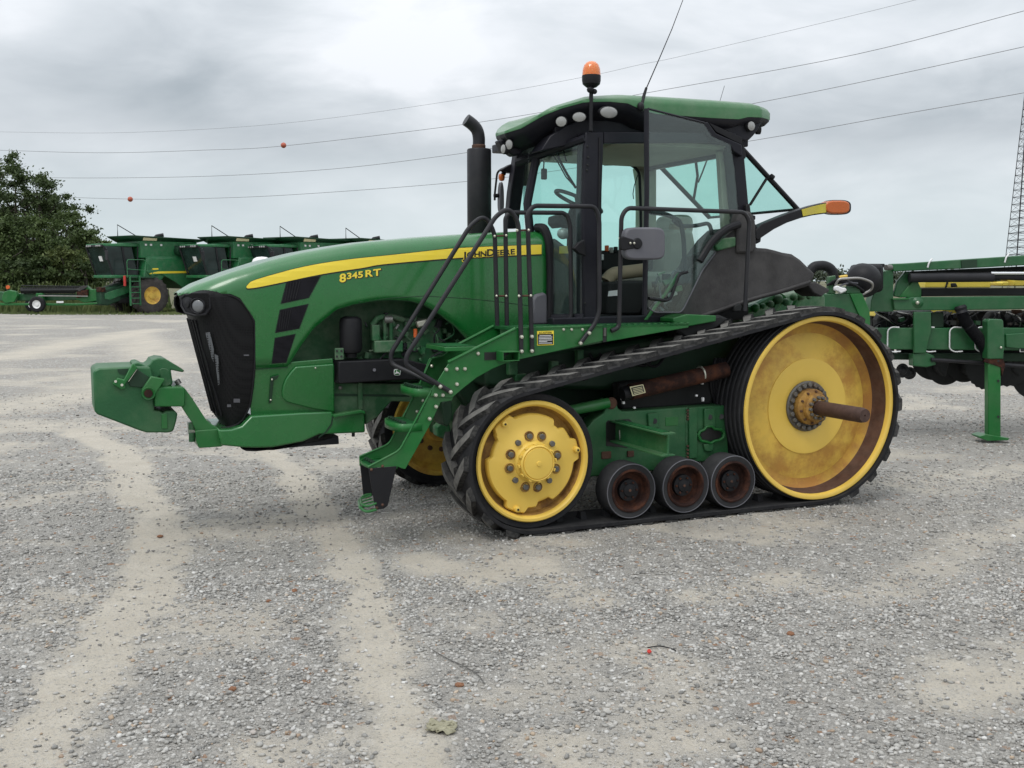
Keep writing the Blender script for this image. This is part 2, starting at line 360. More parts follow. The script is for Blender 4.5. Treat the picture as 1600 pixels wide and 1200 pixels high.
s_top = curve_px([(385,448),(388,444),(396,438.5),(427,429),(474,417),(536,406.5),(630,396.5),(700,389),(760,385.5),(846,382.3)])
s_bot = curve_px([(846,397),(760,401),(700,404),(600,412.8),(567,418.5),(505,428),(442,441),(405,448.5),(390,450.5),(385,450)])
panel('stripe_outline', [(a, b+(-.8)) for a, b in s_top]+[(a, b+2.0) for a, b in s_bot], 'decal_black', hood, .0035)  # thin black outline of the decal, widest below the stripe
panel('stripe', s_top+s_bot[:-1], 'decal_yellow', hood, .0065)
for k, vs_ in enumerate([[(449,439),(500,431.5),(482,465),(440,474)], [(438,484.5),(481,475.5),(467,513),(431,519.5)], [(430,528.5),(461,522.5),(447,566),(425,567.5)]]):
    cx_ = sum(a for a, b in vs_)/4; cy_ = sum(b for a, b in vs_)/4
    panel('vent_rim', [(cx_+(a-cx_)*1.07, cy_+(b-cy_)*1.05) for a, b in vs_], 'green_dark', hood, .003)
    vn = panel('vent', vs_, 'vent_mesh', hood, .006)
    for j in range(5):
        t0 = (j+.5)/5.5*.5
        def q(s_, t_): return (vs_[0][0]*(1-s_)*(1-t_)+vs_[1][0]*s_*(1-t_)+vs_[2][0]*s_*t_+vs_[3][0]*(1-s_)*t_, vs_[0][1]*(1-s_)*(1-t_)+vs_[1][1]*s_*(1-t_)+vs_[2][1]*s_*t_+vs_[3][1]*(1-s_)*t_)
        if k < 2: MB().tube([S(*q(t0, .08), .007), S(*q(t0+.08, .92), .007)], .004, 5).build('vent_rib', 'plastic_black', vn)
# ---------------- lettering
def glyphs(txt, bold=0.0, font_scale=1.0):
    cu = bpy.data.curves.new('t', 'FONT'); cu.body = txt; cu.size = 1; cu.offset = bold; cu.resolution_u = 4
    o = bpy.data.objects.new('t', cu); COL.objects.link(o); dg = bpy.context.evaluated_depsgraph_get(); dg.update()
    me = bpy.data.meshes.new_from_object(o.evaluated_get(dg)); vs = [(v.co.x, v.co.y) for v in me.vertices]; fs = [tuple(p.vertices) for p in me.polygons]
    bpy.data.objects.remove(o); bpy.data.curves.remove(cu); bpy.data.meshes.remove(me); return vs, fs
def text_on(parts, material, parent, name, base0, base1, cap, bold, out, surf=S, dx=0, dy=0):
    # parts: (string, relative height, baseline lift, tracking); laid along the surface from base0 to base1
    vs_all = []; fs_all = []; x = 0
    for txt, hgt, lift, gap in parts:
        if txt == ' ': x += .35*hgt; continue
        vs_, fs_ = glyphs(txt, bold); mnx = min(a for a, b in glyphs_cache(txt)); mxx = max(a for a, b in glyphs_cache(txt))
        o = len(vs_all); vs_all += [((a-mnx)*hgt*gap+x, b*hgt+lift) for a, b in vs_]; fs_all += [tuple(i+o for i in f) for f in fs_]
        x += (mxx-mnx)*hgt*gap+.165*hgt
    tot = x-.1; d = Vector((base1[0]-base0[0], base1[1]-base0[1])); n = Vector((0, -1))
    b = MB(); P = []
    for a, h in vs_all:
        u = base0[0]+d[0]*a/tot+dx; v = base0[1]+d[1]*a/tot-h*cap/.7+dy
        P.append(surf(u, v, out))
    b.add(P, fs_all); return b.build(name, material, parent, bm_fix=False)
_gc = {}
def glyphs_cache(t):
    if t not in _gc: _gc[t] = glyphs(t)[0]
    return _gc[t]
mk = [('J', 1.12, -.12, 1.35)]+[(c, .86, 0, 1.35) for c in 'OHN']+[('D', 1.1, 0, 1.35)]+[(c, .86, 0, 1.4) for c in 'EERE']
text_on(mk, 'decal_yellow', hood, 'lettering_outline', (723, 403.2), (805, 397.4), 9.5, .075, .0075)
text_on(mk, 'decal_black', hood, 'lettering', (723.5, 402.8), (804.5, 397.0), 9.5, .03, .0095)
nm = [('8', 1.35, -.22, 1.5), ('3', 1, .05, 1.7), ('4', 1, .05, 1.6), ('5', 1, .05, 1.7), (' ', .9, 0, 1), ('R', 1.1, .05, 1.7), ('T', 1.1, .05, 1.7)]
text_on(nm, 'decal_black', hood, 'number_outline', (531.5, 438.6), (596.5, 431.2), 9.4, .070, .004)
text_on(nm, 'decal_yellow', hood, 'number_lettering', (531, 438), (595.5, 430.6), 9.4, .030, .006)
# ---------------- grille, a dark wraparound nose below the hood
lev = [(449,350),(458,360),(466,376),(480,386),(496,396.5),(503,398.5),(540,398),(574,397),(600,395),(631,391),(655,380),(664,371),(668,363)]
left = lambda v: interp(v, (457, 470, 497, 652, 668), (277, 279, 291, 330, 342))
def nose_ring(v, ur, inset, n=40, back=None):
    if v < 455: inset += .012
    p = S(ur, v, -.01); z = p.z; xr = p.x; wr = abs(p.y)-inset
    xf = L(left(v), v, .16).x+inset
    out = []
    for i in range(n+1):
        a = -PI/2+PI*i/n; e = 2/3.2; x_ = xr-(xr-xf)*abs(math.cos(a))**e
        z_ = min(z, ztop(x_)-.035); y_ = abs(math.sin(a))**e*wr
        if v < 455: y_ = min(y_, max(.01, hw(x_, z_)-.012))
        out.append(Vector((x_, math.copysign(y_, math.sin(a)), z_)))
    return out
gr = MB().grid([nose_ring(v, ur, 0) for v, ur in lev]).build('grille', 'grille_mesh', T, sharp=60)
rim = [S(u, v, -.004) for u, v in [(281,459),(300,459.5),(340,459.5),(360,461),(375,468),(388,484),(398,503),(399,540),(398,574),(395,605),(391,633),(380,656),(370,664),(357,668),(346,668)]]
MB().tube(rounded(rim, .03), .007, 8).build('grille_frame', 'plastic_black', gr)
for y0 in (-.22, -.15, -.07, .02, .11, .20):
    pp = []
    for v in np.linspace(500, 650, 8):
        ring = nose_ring(v, interp(v, [a for a, b_ in lev], [b_ for a, b_ in lev]), -.004); q = min(ring, key=lambda r_: abs(r_.y-y0)); pp.append(q)
    MB().tube(pp, .006, 6).build('grille_bar', 'plastic_black', gr)
# light screens glimpsed behind the mesh
for pts in ([(321,520),(328,519),(334,545),(334,566),(331,560)], [(335,553),(341,556),(343,600),(341,603)]):
    P = [S(u, v, .002) for u, v in pts]; MB().prism(P, (0, .004, 0)).build('screen_gap', 'screen_light', gr)
for (u, v, w_, h_) in ((370,626,10,6),(358,634,6,4),(385,555,8,2)):
    MB().prism([S(u+a, v+b_, .004) for a, b_ in ((-w_/2, -h_/2), (w_/2, -h_/2), (w_/2, h_/2), (-w_/2, h_/2))], (0, .003, 0)).build('label_plate', 'plastic_grey', gr)
# headlights, one each side of the nose
for sgn in (-1, 1):
    c = S(311, 477, 0); c2 = S(298, 476, 0)
    cy_ = c.y*(-sgn)*-1 if sgn > 0 else c.y
    def mir(p): return Vector((p.x, p.y if sgn < 0 else -p.y, p.z))
    hs = [(283,466),(290,461),(312,461),(328,466),(329,480),(322,491),(305,493),(290,489),(284,478)]
    Pn = [mir(S(u, v, .006)) for u, v in hs]
    hl = MB().tube(Pn, .010, 8, closed=True).build('headlight', 'plastic_black', T)
    MB().grid([[mir(S(300+(u-300)*k, 477+(v-477)*k, .002)) for u, v in hs+hs[:1]] for k in (1, .7, .4, .02)]).build('bezel', 'plastic_black', hl)
    ax = (mir(S(309, 478, .3))-mir(S(309, 478, 0))).normalized(); ax = Vector((-.55, sgn*.8, .02)).normalized()
    MB().lathe([(.001, .010), (.02, .009), (.036, .005), (.043, 0), (.046, -.03)], mir(S(309, 478, .004)), ax, 28).build('lamp_lens', 'lens_grey', hl)
    MB().lathe([(.046, .004), (.052, .010), (.058, .002), (.058, -.02)], mir(S(309, 478, .004)), ax, 28).build('lamp_ring', 'plastic_black', hl)
    MB().lathe([(.001, .012), (.03, .008), (.036, -.02)], mir(S(293, 474, .002)), Vector((-.9, sgn*.4, 0)), 20).build('lamp_inner', 'plastic_black', hl)
# ---------------- front lower panels
def fp(name, pts, material, out=.0, t=.012, bev=.008, parent=T, Y=None):
    P = [S(u, v, out) for u, v in pts] if Y is None else lp(pts, Y)
    return MB().prism(P, (0, t, 0)).build(name, material, parent, bev)
fpn = fp('corner_panel', [(398,570),(449,566),(520,560),(522,578),(522,650),(470,653),(393,659),(391,634),(396,602)], 'green_hood', -.006, .014)
fp('panel_seam', [(398,576.5),(450,573.2),(450,574.6),(398,578)], 'green_dark', .006, .003, 0, fpn)
# raised cheek with its curved lip
fp('cheek', [(462,573),(522,568.5),(522.5,582),(523,644),(490,639),(458,631),(448,628),(441.5,622),(441,612),(443,602),(447,592),(454,582)], 'green_hood', .016, .02, .014, fpn)
fp('slot_recess', [(423,589),(436,586),(433,592),(428,594),(424,630),(420,630)], 'green_dark', .010, .01, .002, fpn)
for u, v in ((425,593),(423,625),(493,575)):
    MB().ball(S(u, v, .016), .007, 6).build('bolt', 'bolt_bright', fpn)
base = fp('front_bumper', [(340,671),(346,671.5),(361,671),(378,666),(393,650),(470,645),(519,643),(521,648),(565,640.5),(570,643),(571,676),(499,679),(474,690),(427,699),(400,700),(377,699),(346,696)], 'green_hood', 0, .66, .012, Y=-.36)
fp('bumper_seam', [(519,650),(521,650),(519,664),(510,676),(499,684),(497,683),(508,675),(517,662)], 'green_dark', 0, .004, 0, base, Y=-.363)
fp('bumper_lip', [(521,648.5),(565,640.5),(570.5,643),(571,647),(565,645),(522,652.5)], 'green', 0, .3, .003, base, Y=-.40)
fp('belly_plate', [(378,702),(427,702),(499,690),(529,681),(530,694),(470,698),(400,705.5),(385,705)], 'plastic_black', 0, .6, .006, Y=-.33)
MB().cyl(L(552, 676, -.3), L(552, 682, -.3), .012).build('drain_plug', 'metal_black', base)
# ---------------- ballast weight on the nose
wt = slab('ballast_weight', [(145.3,583),(147,579),(155,575),(215,573),(236,574),(241,600),(241,642),(250,642),(254,646),(260,642),(270,641.5),(275,643),(277.5,647),(276,657),(272,671),(269,675),(262,676.3),(229,676.3),(217,672.5),(152,647.5),(148,643)], -.27, .50, 'green_cast', T, .016)
slab('lifting_slot', [(183.5,576.8),(200,576),(199,583),(193,585.5),(187,584.5),(184,581)], -.2735, .01, 'green_dark', wt, 0)
slab('cast_rib', [(252.5,647),(261,646),(262,670),(252.5,670)], -.276, .02, 'green', wt, .003)
hk = slab('hook', [(207,570),(211,567),(216,566.5),(222,569),(228,572.5),(234,568.5),(238,562.5),(247,559.4),(258,560.6),(288.6,579),(286,582),(267,578),(270,598),(268,603),(262,604.5),(252,604),(251,592),(249,588),(240,596),(229,590),(218,582),(212,576)], -.20, .34, 'green_cast', T, .010)
slab('hook_recess', [(249,578),(254,575.2),(260,576),(265,580),(268,600),(261,603.5),(254,603),(251,588)], -.204, .02, 'green_grimy', hk, .004)
a1 = slab('clamp_arm', [(207.5,567.5),(215.5,575),(195,601),(197,607),(190,608.8),(176,600.5),(184,590.5),(193.5,593.5)], -.305, .05, 'green', hk, .006)
slab('clamp_arm', [(236,588),(258,592.5),(246,611),(240.5,623),(229,623),(222.5,618),(222,608)], -.315, .06, 'green', hk, .006)
fp('clamp_edge', [(213,578),(214.3,577),(201.5,596),(200,596.5)], 'bolt_bright', 0, .004, 0, hk, Y=-.309)
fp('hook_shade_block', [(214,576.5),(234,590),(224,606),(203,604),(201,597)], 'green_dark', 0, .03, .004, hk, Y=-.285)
for u, v in ((180.6, 596), (190.5, 601.5)): MB().cyl(L(u, v, -.316), L(u, v, -.30), .009).build('bolt', 'bolt_bright', hk)
MB().cyl(L(232, 614.8, -.326), L(232, 614.8, -.30), .028).build('pin', 'rust_dark', hk)
MB().lathe([(.028, .0), (.042, .006), (.046, -.004)], L(232, 614.8, -.315), (0, -1, 0), 24).build('pin_boss', 'green', hk)
br = slab('weight_bracket', [(241.5,607),(247,605),(287,605),(289.5,609),(289,634.5),(285,635.5),(242,635.5)], -.30, .55, 'green', T, .008)
slab('bracket_arm', [(287,605),(291,609.5),(302.5,625.5),(313.5,642.5),(323,657),(332,664),(340,668),(346,673),(306,673),(300,660),(293,650),(284,636)], -.285, .06, 'green', br, .006)
slab('bracket_arm', [(287,605),(291,609.5),(302.5,625.5),(313.5,642.5),(323,657),(332,664),(340,668),(346,673),(306,673),(300,660),(293,650),(284,636)], .16, .06, 'green', br, .006)
slab('bracket_foot', [(305.5,673),(340,670.5),(347,671),(348.5,697),(345,698),(311,700.3),(307,690)], -.30, .5, 'green', br, .006)
for v0, v1 in ((661,671),(676,690)): MB().cyl(L(300, v0, -.25), L(300, v1, -.25), .022).build('tow_pin', 'green_grimy', br)
MB().cyl(L(276, 594, -.1), L(280, 600, -.1), .02).build('tow_pin', 'steel', br)
# ---------------- chassis and engine bay
slab('engine_bay_wall', [(455,470),(735,465),(742,600),(700,612),(520,612),(450,572)], -.16, .3, 'green_grimy', T, 0)
ch = slab('chassis', [(521,598),(640,600),(760,585),(860,560),(1000,560),(1000,700),(760,720),(690,640),(640,628),(612,627),(600,640),(590,652),(571,664),(571,645),(521,650)], -.30, .62, 'green_grimy', T, .01)
slab('chassis_edge', [(521,615),(640,617),(640,620),(521,619)], -.306, .02, 'green_dark', ch, .002)
MB().tube([S(u, v, -.006) for u, v in _low[8:-2]], .007, 6).build('arch_lip', 'green_dark', hood)
eng = slab('engine', [(590,494),(690,498),(700,592),(560,592),(560,560),(585,548)], -.27, .3, 'green_engine', T, .02)
MB().tube(rounded([L(582,508,-.30), L(590,496,-.31), L(612,494,-.31), L(630,500,-.30)], .05), .022, 12).build('intake_pipe', 'green_engine', eng)
for u in (601, 611): MB().cyl(L(u, 500, -.33), L(u, 532, -.33), .014).build('fuel_pipe', 'green_engine', eng)
MB().box(L(605, 541, -.34), (.22, .1, .09)).build('pump', 'green_engine', eng, .01)
MB().box(L(586, 520, -.34), (.06, .06, .12)).build('pump_valve', 'green_engine', eng, .008)
MB().cyl(L(600, 499, -.33), L(612, 499, -.33), .03).build('pipe_joint', 'steel', eng)
MB().box(L(659, 505, -.36), (.085, .05, .05), Matrix.Rotation(-.25, 3, 'Y')).build('sensor', 'bolt_bright', eng, .01)
MB().cyl(L(649, 514, -.38), L(649, 527, -.38), .014).build('orange_connector', 'orange_part', eng)
for k in range(48):
    u, v = random.uniform(563, 715), random.uniform(492, 582); w_ = random.uniform(.012, .045)
    if k % 2: MB().cyl(L(u, v, -.34), L(u+random.uniform(-8, 8), v+random.uniform(-8, 10), -.32), random.uniform(.006, .02)).build('fitting', random.choice(['green_engine', 'metal_black', 'green_engine', 'steel']), eng)
    else: MB().box(L(u, v, -.30), (w_, .05, w_*1.4), Matrix.Rotation(random.uniform(-.3, .3), 3, 'Y')).build('fitting', random.choice(['green_engine', 'green_engine', 'metal_black', 'green_grimy']), eng, .004)
for k in range(9):
    u, v = random.uniform(575, 700), random.uniform(500, 560)
    MB().tube(rounded([L(u, v, -.33), L(u+random.uniform(5, 15), v+random.uniform(-5, 12), -.37), L(u+random.uniform(-15, 25), v+random.uniform(10, 30), -.35), L(u+random.uniform(-15, 35), v+random.uniform(20, 40), -.33)], .05), .006, 7).build('hose', random.choice(['metal_black', 'metal_black', 'green_engine']), eng)
fl = MB().lathe([(.001, .10), (.05, .10), (.075, .085), (.082, .06), (.082, -.13), (.07, -.16), (.045, -.17), (.04, -.2), (.001, -.2)], L(548, 516, -.36), (0, 0, 1), 32).build('oil_filter', 'plastic_grey', T)
fl.data.materials[0] = MATS['plastic_black']
MB().cyl(L(548, 544, -.36), L(550, 556, -.36), .03).build('filter_stem', 'plastic_black', fl)
MB().box(L(530, 553, -.4), (.065, .012, .085)).build('perforated_bracket', 'green_engine', T, .003)
for du, dv in ((-3.5, -4.5), (3.5, -4.5), (-3.5, 4), (3.5, 4)): MB().cyl(L(530+du, 553+dv, -.41), L(530+du, 553+dv, -.405), .008).build('bracket_hole', 'decal_black', T)
tb = slab('tool_box', [(529,566),(531,565),(634,561),(668,570),(666,592),(640,594),(634,593),(531,599.5),(529,598)], -.44, .30, 'plastic_black', T, .008)
lg = MB().prism([L(620.8+5.2*math.copysign(abs(math.cos(a))**.6, math.cos(a)), 581.8+5*math.copysign(abs(math.sin(a))**.6, math.sin(a)), -.446) for a in np.linspace(0, 2*PI, 24, False)], (0, .006, 0)).build('emblem', 'bolt_bright', tb)
lg.data.materials[0] = MATS['white']
MB().prism([L(620.8+4.4*math.copysign(abs(math.cos(a))**.6, math.cos(a)), 581.8+4.2*math.copysign(abs(math.sin(a))**.6, math.sin(a)), -.449) for a in np.linspace(0, 2*PI, 24, False)], (0, .003, 0)).build('emblem_field', 'green_roof', tb)
# leaping deer mark
MB().prism(lp([(617,583),(618.5,582.4),(619.6,581),(619,579.4),(619.8,578.4),(620.4,580.4),(621,581.2),(623,581.6),(624.6,583.2),(624.9,585),(624.2,585.1),(623.8,583.8),(622.6,583.3),(620.4,583.6),(618.6,583.6),(617.4,584.4)], -.4515), (0, .002, 0)).build('emblem_mark', 'white', tb)
MB().cyl(L(585,578,-.452), L(585,578,-.44), .012).build('latch', 'plastic_grey', tb)
for u, v in ((532,606),(666,572)): MB().ball(L(u, v, -.36), .016, 6).build('chassis_bolt', 'bolt_grey', ch)
slab('chassis_rib', [(560,598),(567,598),(567,640),(560,640)], -.33, .04, 'green_grimy', ch, .004)
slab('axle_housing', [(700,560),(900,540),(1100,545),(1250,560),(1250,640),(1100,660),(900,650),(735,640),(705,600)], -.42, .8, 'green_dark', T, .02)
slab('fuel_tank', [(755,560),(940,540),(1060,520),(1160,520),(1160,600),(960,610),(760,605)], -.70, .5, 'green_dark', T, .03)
for (u, v, w_, h_) in ((865,580,12,30),(800,575,14,20),(905,560,10,26),(812,590,18,12)):
    MB().box(L(u, v, -.78), (w_*.0052, .06, h_*.0052)).build('mount', 'green_grimy', T, .008)
hyd = MB()
for k in range(7):
    u = 905+k*16; hyd = MB().tube(rounded([L(u, 552, -.74), L(u+10, 570, -.78), L(u+25, 562+k*2, -.77), L(u+40, 555, -.74)], .06), .012, 8).build('hydraulic_hose', 'plastic_black', T)

# ================================================================== TRACKS
ZF, RFI, ZR, RRI = .548, .423, .807, .722
BO, BI = -1.27, -.815                  # outer and inner edge of the near belt
LUG = .036; BT = .030
RF_, RR_ = ZF-LUG, ZR-LUG              # outer radius of the belt carcass
def belt_path(rf, rr, step):
    d = math.hypot(2.5, ZR-ZF); th = math.atan2(ZR-ZF, 2.5)
    # upper tangent angle
    ph = math.acos((rf-rr)/d) if abs(rf-rr) < d else PI/2
    au = th+ph                         # normal angle of the upper tangent line
    al = th-ph
    # contact points
    pts = []
    a0 = au; a1 = al+2*PI              # front wheel: from upper tangent round the front to lower tangent
    n = max(8, int(rf*(a1-a0)/step)); pts += [(rf*math.cos(a), ZF+rf*math.sin(a)) for a in np.linspace(a0, a1, n, False)]
    P = Vector((rf*math.cos(al), ZF+rf*math.sin(al))); Q = Vector((2.5+rr*math.cos(al), ZR+rr*math.sin(al))); n = int((Q-P).length/step)
    pts += [tuple(P.lerp(Q, k/n)) for k in range(n)]
    n = max(8, int(rr*(au-al)/step)); pts += [(2.5+rr*math.cos(a), ZR+rr*math.sin(a)) for a in np.linspace(al, au, n, False)]
    P = Vector((2.5+rr*math.cos(au), ZR+rr*math.sin(au))); Q = Vector((rf*math.cos(au), ZF+rf*math.sin(au))); n = int((Q-P).length/step)
    pts += [tuple(P.lerp(Q, k/n)) for k in range(n)]
    return [Vector((x, 0, z)) for x, z in pts]
class Loop:
    def __init__(s, pts):
        s.p = pts; s.cum = [0]
        for i in range(len(pts)): s.cum.append(s.cum[-1]+(pts[(i+1) % len(pts)]-pts[i]).length)
        s.len = s.cum[-1]; s.c = np.array(s.cum)
    def at(s, d):
        d %= s.len; i = int(np.searchsorted(s.c, d, 'right'))-1; i = min(i, len(s.p)-1); a = s.p[i]; b = s.p[(i+1) % len(s.p)]
        t = (d-s.cum[i])/max(1e-9, s.cum[i+1]-s.cum[i]); p = a.lerp(b, t); q = (b-a).normalized()
        return p, Vector((q.z, 0, -q.x))    # outward normal for this running direction
LP = Loop(belt_path(RF_, RR_, .02))
_p, _n = LP.at(LP.len*.05)
SGN = 1 if (_p+_n-Vector((1.2, 0, .65))).length > (_p-_n-Vector((1.2, 0, .65))).length else -1
def bpnt(s, y, h):
    p, n = LP.at(s); q = p+n*(h*SGN); return Vector((q.x, y, q.z))
def make_track(y0, y1, sgn_out):        # y0 outer edge, y1 inner edge
    root = None; N = 300; rows = []
    for i in range(N):
        s = LP.len*i/N
        rows.append([bpnt(s, y0, -BT), bpnt(s, y0, -.006), bpnt(s, y0+(y1-y0)*.02, 0), bpnt(s, y0+(y1-y0)*.98, 0), bpnt(s, y1, -.006), bpnt(s, y1, -BT), bpnt(s, y0, -BT)])
    rows.append(rows[0])
    tr = MB().grid(rows).build('track_belt', 'rubber', T, sharp=50)
    NL = int(round(LP.len/.215)); pitch = LP.len/NL
    for i in range(NL):
        for side in (0, 1):
            s0 = (i+.5*side)*pitch; M = MB(); rows_t = []; K = 7
            ya, ym = (y0, y0+(y1-y0)*.56) if side == 0 else (y1, y1-(y1-y0)*.56)
            prof = []
            for k in range(K+1):
                t = k/K; y = ya+(ym-ya)*t; sh = .20*t**.9            # swept towards the middle
                wd = .036+.010*(1-t); c_ = s0+sh+.02
                top = LUG*(1 if 0 < k < K else .94)
                prof.append([bpnt(c_-wd-.010, y, -.002), bpnt(c_-wd+.004, y, top), bpnt(c_, y, top*1.02), bpnt(c_+wd-.004, y, top), bpnt(c_+wd+.010, y, -.002)])
            M.grid(prof); o0 = 0
            M.f.append((0, 1, 2, 3, 4)); M.f.append(tuple(K*5+j for j in (4, 3, 2, 1, 0))); M.m += [0, 0]
            M.m = [1 if (q % 4 in (1, 2) and q < 4*K) else 0 for q in range(len(M.f))]; M.build('tread_lug', ['rubber_lug', 'rubber_worn'], tr, sharp=40)
    # guide blocks on the inside
    ng = 46; ym = (y0+y1)/2
    for i in range(ng):
        s = LP.len*i/ng
        P = [bpnt(s-.025, ym-.045, -BT), bpnt(s+.025, ym-.045, -BT), bpnt(s+.025, ym+.045, -BT), bpnt(s-.025, ym+.045, -BT)]
        Q = [bpnt(s-.018, ym-.025, -BT-.05), bpnt(s+.018, ym-.025, -BT-.05), bpnt(s+.018, ym+.025, -BT-.05), bpnt(s-.018, ym+.025, -BT-.05)]
        MB().add(P+Q, [(0, 1, 2, 3), (4, 7, 6, 5), (0, 4, 5, 1), (1, 5, 6, 2), (2, 6, 7, 3), (3, 7, 4, 0)]).build('guide_block', 'rubber', tr)
    return tr
tr_near = make_track(BO, BI, -1)
tr_far = make_track(1.18, .725, 1)
RB = RF_-BT; RRB = RR_-BT              # wheel running radii
def ring_pts(c, ax, r, n, h, ph=0):
    ax = Vector(ax).normalized(); x, y = basis(ax); return [Vector(c)+ax*h+(x*math.cos(2*PI*k/n+ph)+y*math.sin(2*PI*k/n+ph))*r for k in range(n)]
def nut(p, ax, r, h, name, material, parent, cap=True):
    ax = Vector(ax); return MB().lathe([(.0, h), (r*.8, h), (r, h*.8), (r, -.005)], p, ax, 8).build(name, material, parent)
# front idler: out = direction pointing away from the tractor, yp = rim plane
def front_wheel(yp, out, detail):
    c = Vector((0, yp, ZF)); ax = (0, out, 0); w = MB()
    w.lathe([(RB, -.015), (RB, -.40), (RB-.02, -.41), (RFI-.05, -.40), (RFI-.03, -.03), (RFI, -.014), (RB-.008, -.006)], c, ax, 72, loop=True)
    wh = w.build('idler_wheel', 'rubber', T)
    MB().lathe([(RFI-.012, -.02), (RFI+.004, -.012), (RFI+.010, .002), (RFI+.002, .012), (RFI-.016, .012), (RFI-.026, .002), (RFI-.032, -.014), (RFI-.034, -.03)], c, ax, 90).build('rim_flange', 'yellow', wh)
    MB().lathe([(RFI-.030, -.016), (RFI-.036, -.03), (RFI-.048, -.085), (RFI-.075, -.10), (RFI-.105, -.09), (RFI-.14, -.06)], c, ax, 90).build('rim_well', 'rust_rim', wh)
    # cast disc with four lobes
    n = 300; rows_ = []; sm = lambda q: q*q*(3-2*q)
    def lobe(a):
        best = 0
        for la in (math.radians(128), math.radians(10), math.radians(250)):
            d = abs((a-la+PI) % (2*PI)-PI); best = max(best, sm(min(1, max(0, (.28-d)/.10))))
        k = RFI-.085+.040*best
        for lo, wd_ in ((math.radians(160), .22), (math.radians(-72), .16), (math.radians(50), .10)):   # bites in the outline
            d = abs((a-lo+PI) % (2*PI)-PI); k -= .034*sm(min(1, max(0, (wd_+.06-d)/.09)))
        return k
    for sc_, h in ((1.0, -.075), (1.0, -.035), (.975, -.022), (.82, -.018), (.62, -.006), (.58, .004), (.30, .008), (.01, .008)):
        rows_.append([Vector((math.cos(a)*rr_, yp+out*(h), ZF+math.sin(a)*rr_)) for a in np.linspace(0, 2*PI, n+1) for rr_ in [(lobe(a)-(1-sc_)*RFI if sc_ > .9 else (RFI-.085)*sc_)]])
    dsk = MB().grid(rows_).build('wheel_disc', 'yellow', wh, sharp=40)
    for la in (128, 10, 250):
        a = math.radians(la); r0 = RFI-.070
        p = Vector((math.cos(a)*r0, yp-out*.018, ZF+math.sin(a)*r0)); MB().lathe([(.001, .030), (.014, .030), (.020, .026), (.024, 0), (.024, -.02)], p, ax, 16).build('boss', 'yellow', dsk)
        MB().lathe([(.001, .033), (.008, .033), (.008, .02)], p, ax, 12).build('boss_hole', 'decal_black', dsk)
    hb = MB().lathe([(.150, .0), (.146, .02), (.133, .035), (.130, .085), (.120, .095), (.112, .088), (.108, .096), (.018, .102), (.016, .108), (.001, .109)], c+Vector((0, out*-.005, 0)), ax, 64).build('hub', 'yellow', dsk)
    # notched hub edge
    for k in range(12):
        a = 2*PI*k/12+.1; p = Vector((math.cos(a)*.141, yp+out*.065, ZF+math.sin(a)*.131)); MB().box(p, (.022, .035, .012), Matrix.Rotation(-a+PI/2, 3, 'Y')).build('hub_rib', 'yellow', hb, .002)
    for k, p in enumerate(ring_pts(c, ax, .186, 12, .004, .18)):
        nut(p, ax, .0215, .020, 'wheel_bolt', 'bolt_grey', dsk)
        if k % 3 != 1: MB().lathe([(.024, .001), (.034, .006), (.037, .000), (.037, -.004)], p, ax, 20).build('bolt_recess', 'rust_rim', dsk)
    return wh
front_wheel(-1.215, -1, True)
# inner face of the far idler, seen under the nose
cf = Vector((0, .74, ZF)); w = MB().lathe([(RB, 0), (RB, .41), (RFI-.03, .41), (RFI-.02, 0)], cf, (0, 1, 0), 64, loop=True).build('idler_wheel', 'rubber', T)
MB().lathe([(RFI+.008, -.004), (RFI-.01, -.01), (RFI-.03, .0), (RFI-.04, .05), (RFI-.08, .07), (RFI-.10, .06), (.26, .04), (.14, .03), (.12, -.03), (.001, -.04)], cf, (0, 1, 0), 72).build('wheel_disc', 'yellow_rusty', w)
for p in ring_pts(cf, (0, -1, 0), .205, 12, -.034, .1): nut(p, (0, -1, 0), .022, .02, 'wheel_bolt', 'rust', w)
slab('idler_arm', [(677,655),(690,650),(705,660),(706,680),(695,682),(680,678)], .55, .15, 'green_grimy', T, .01)
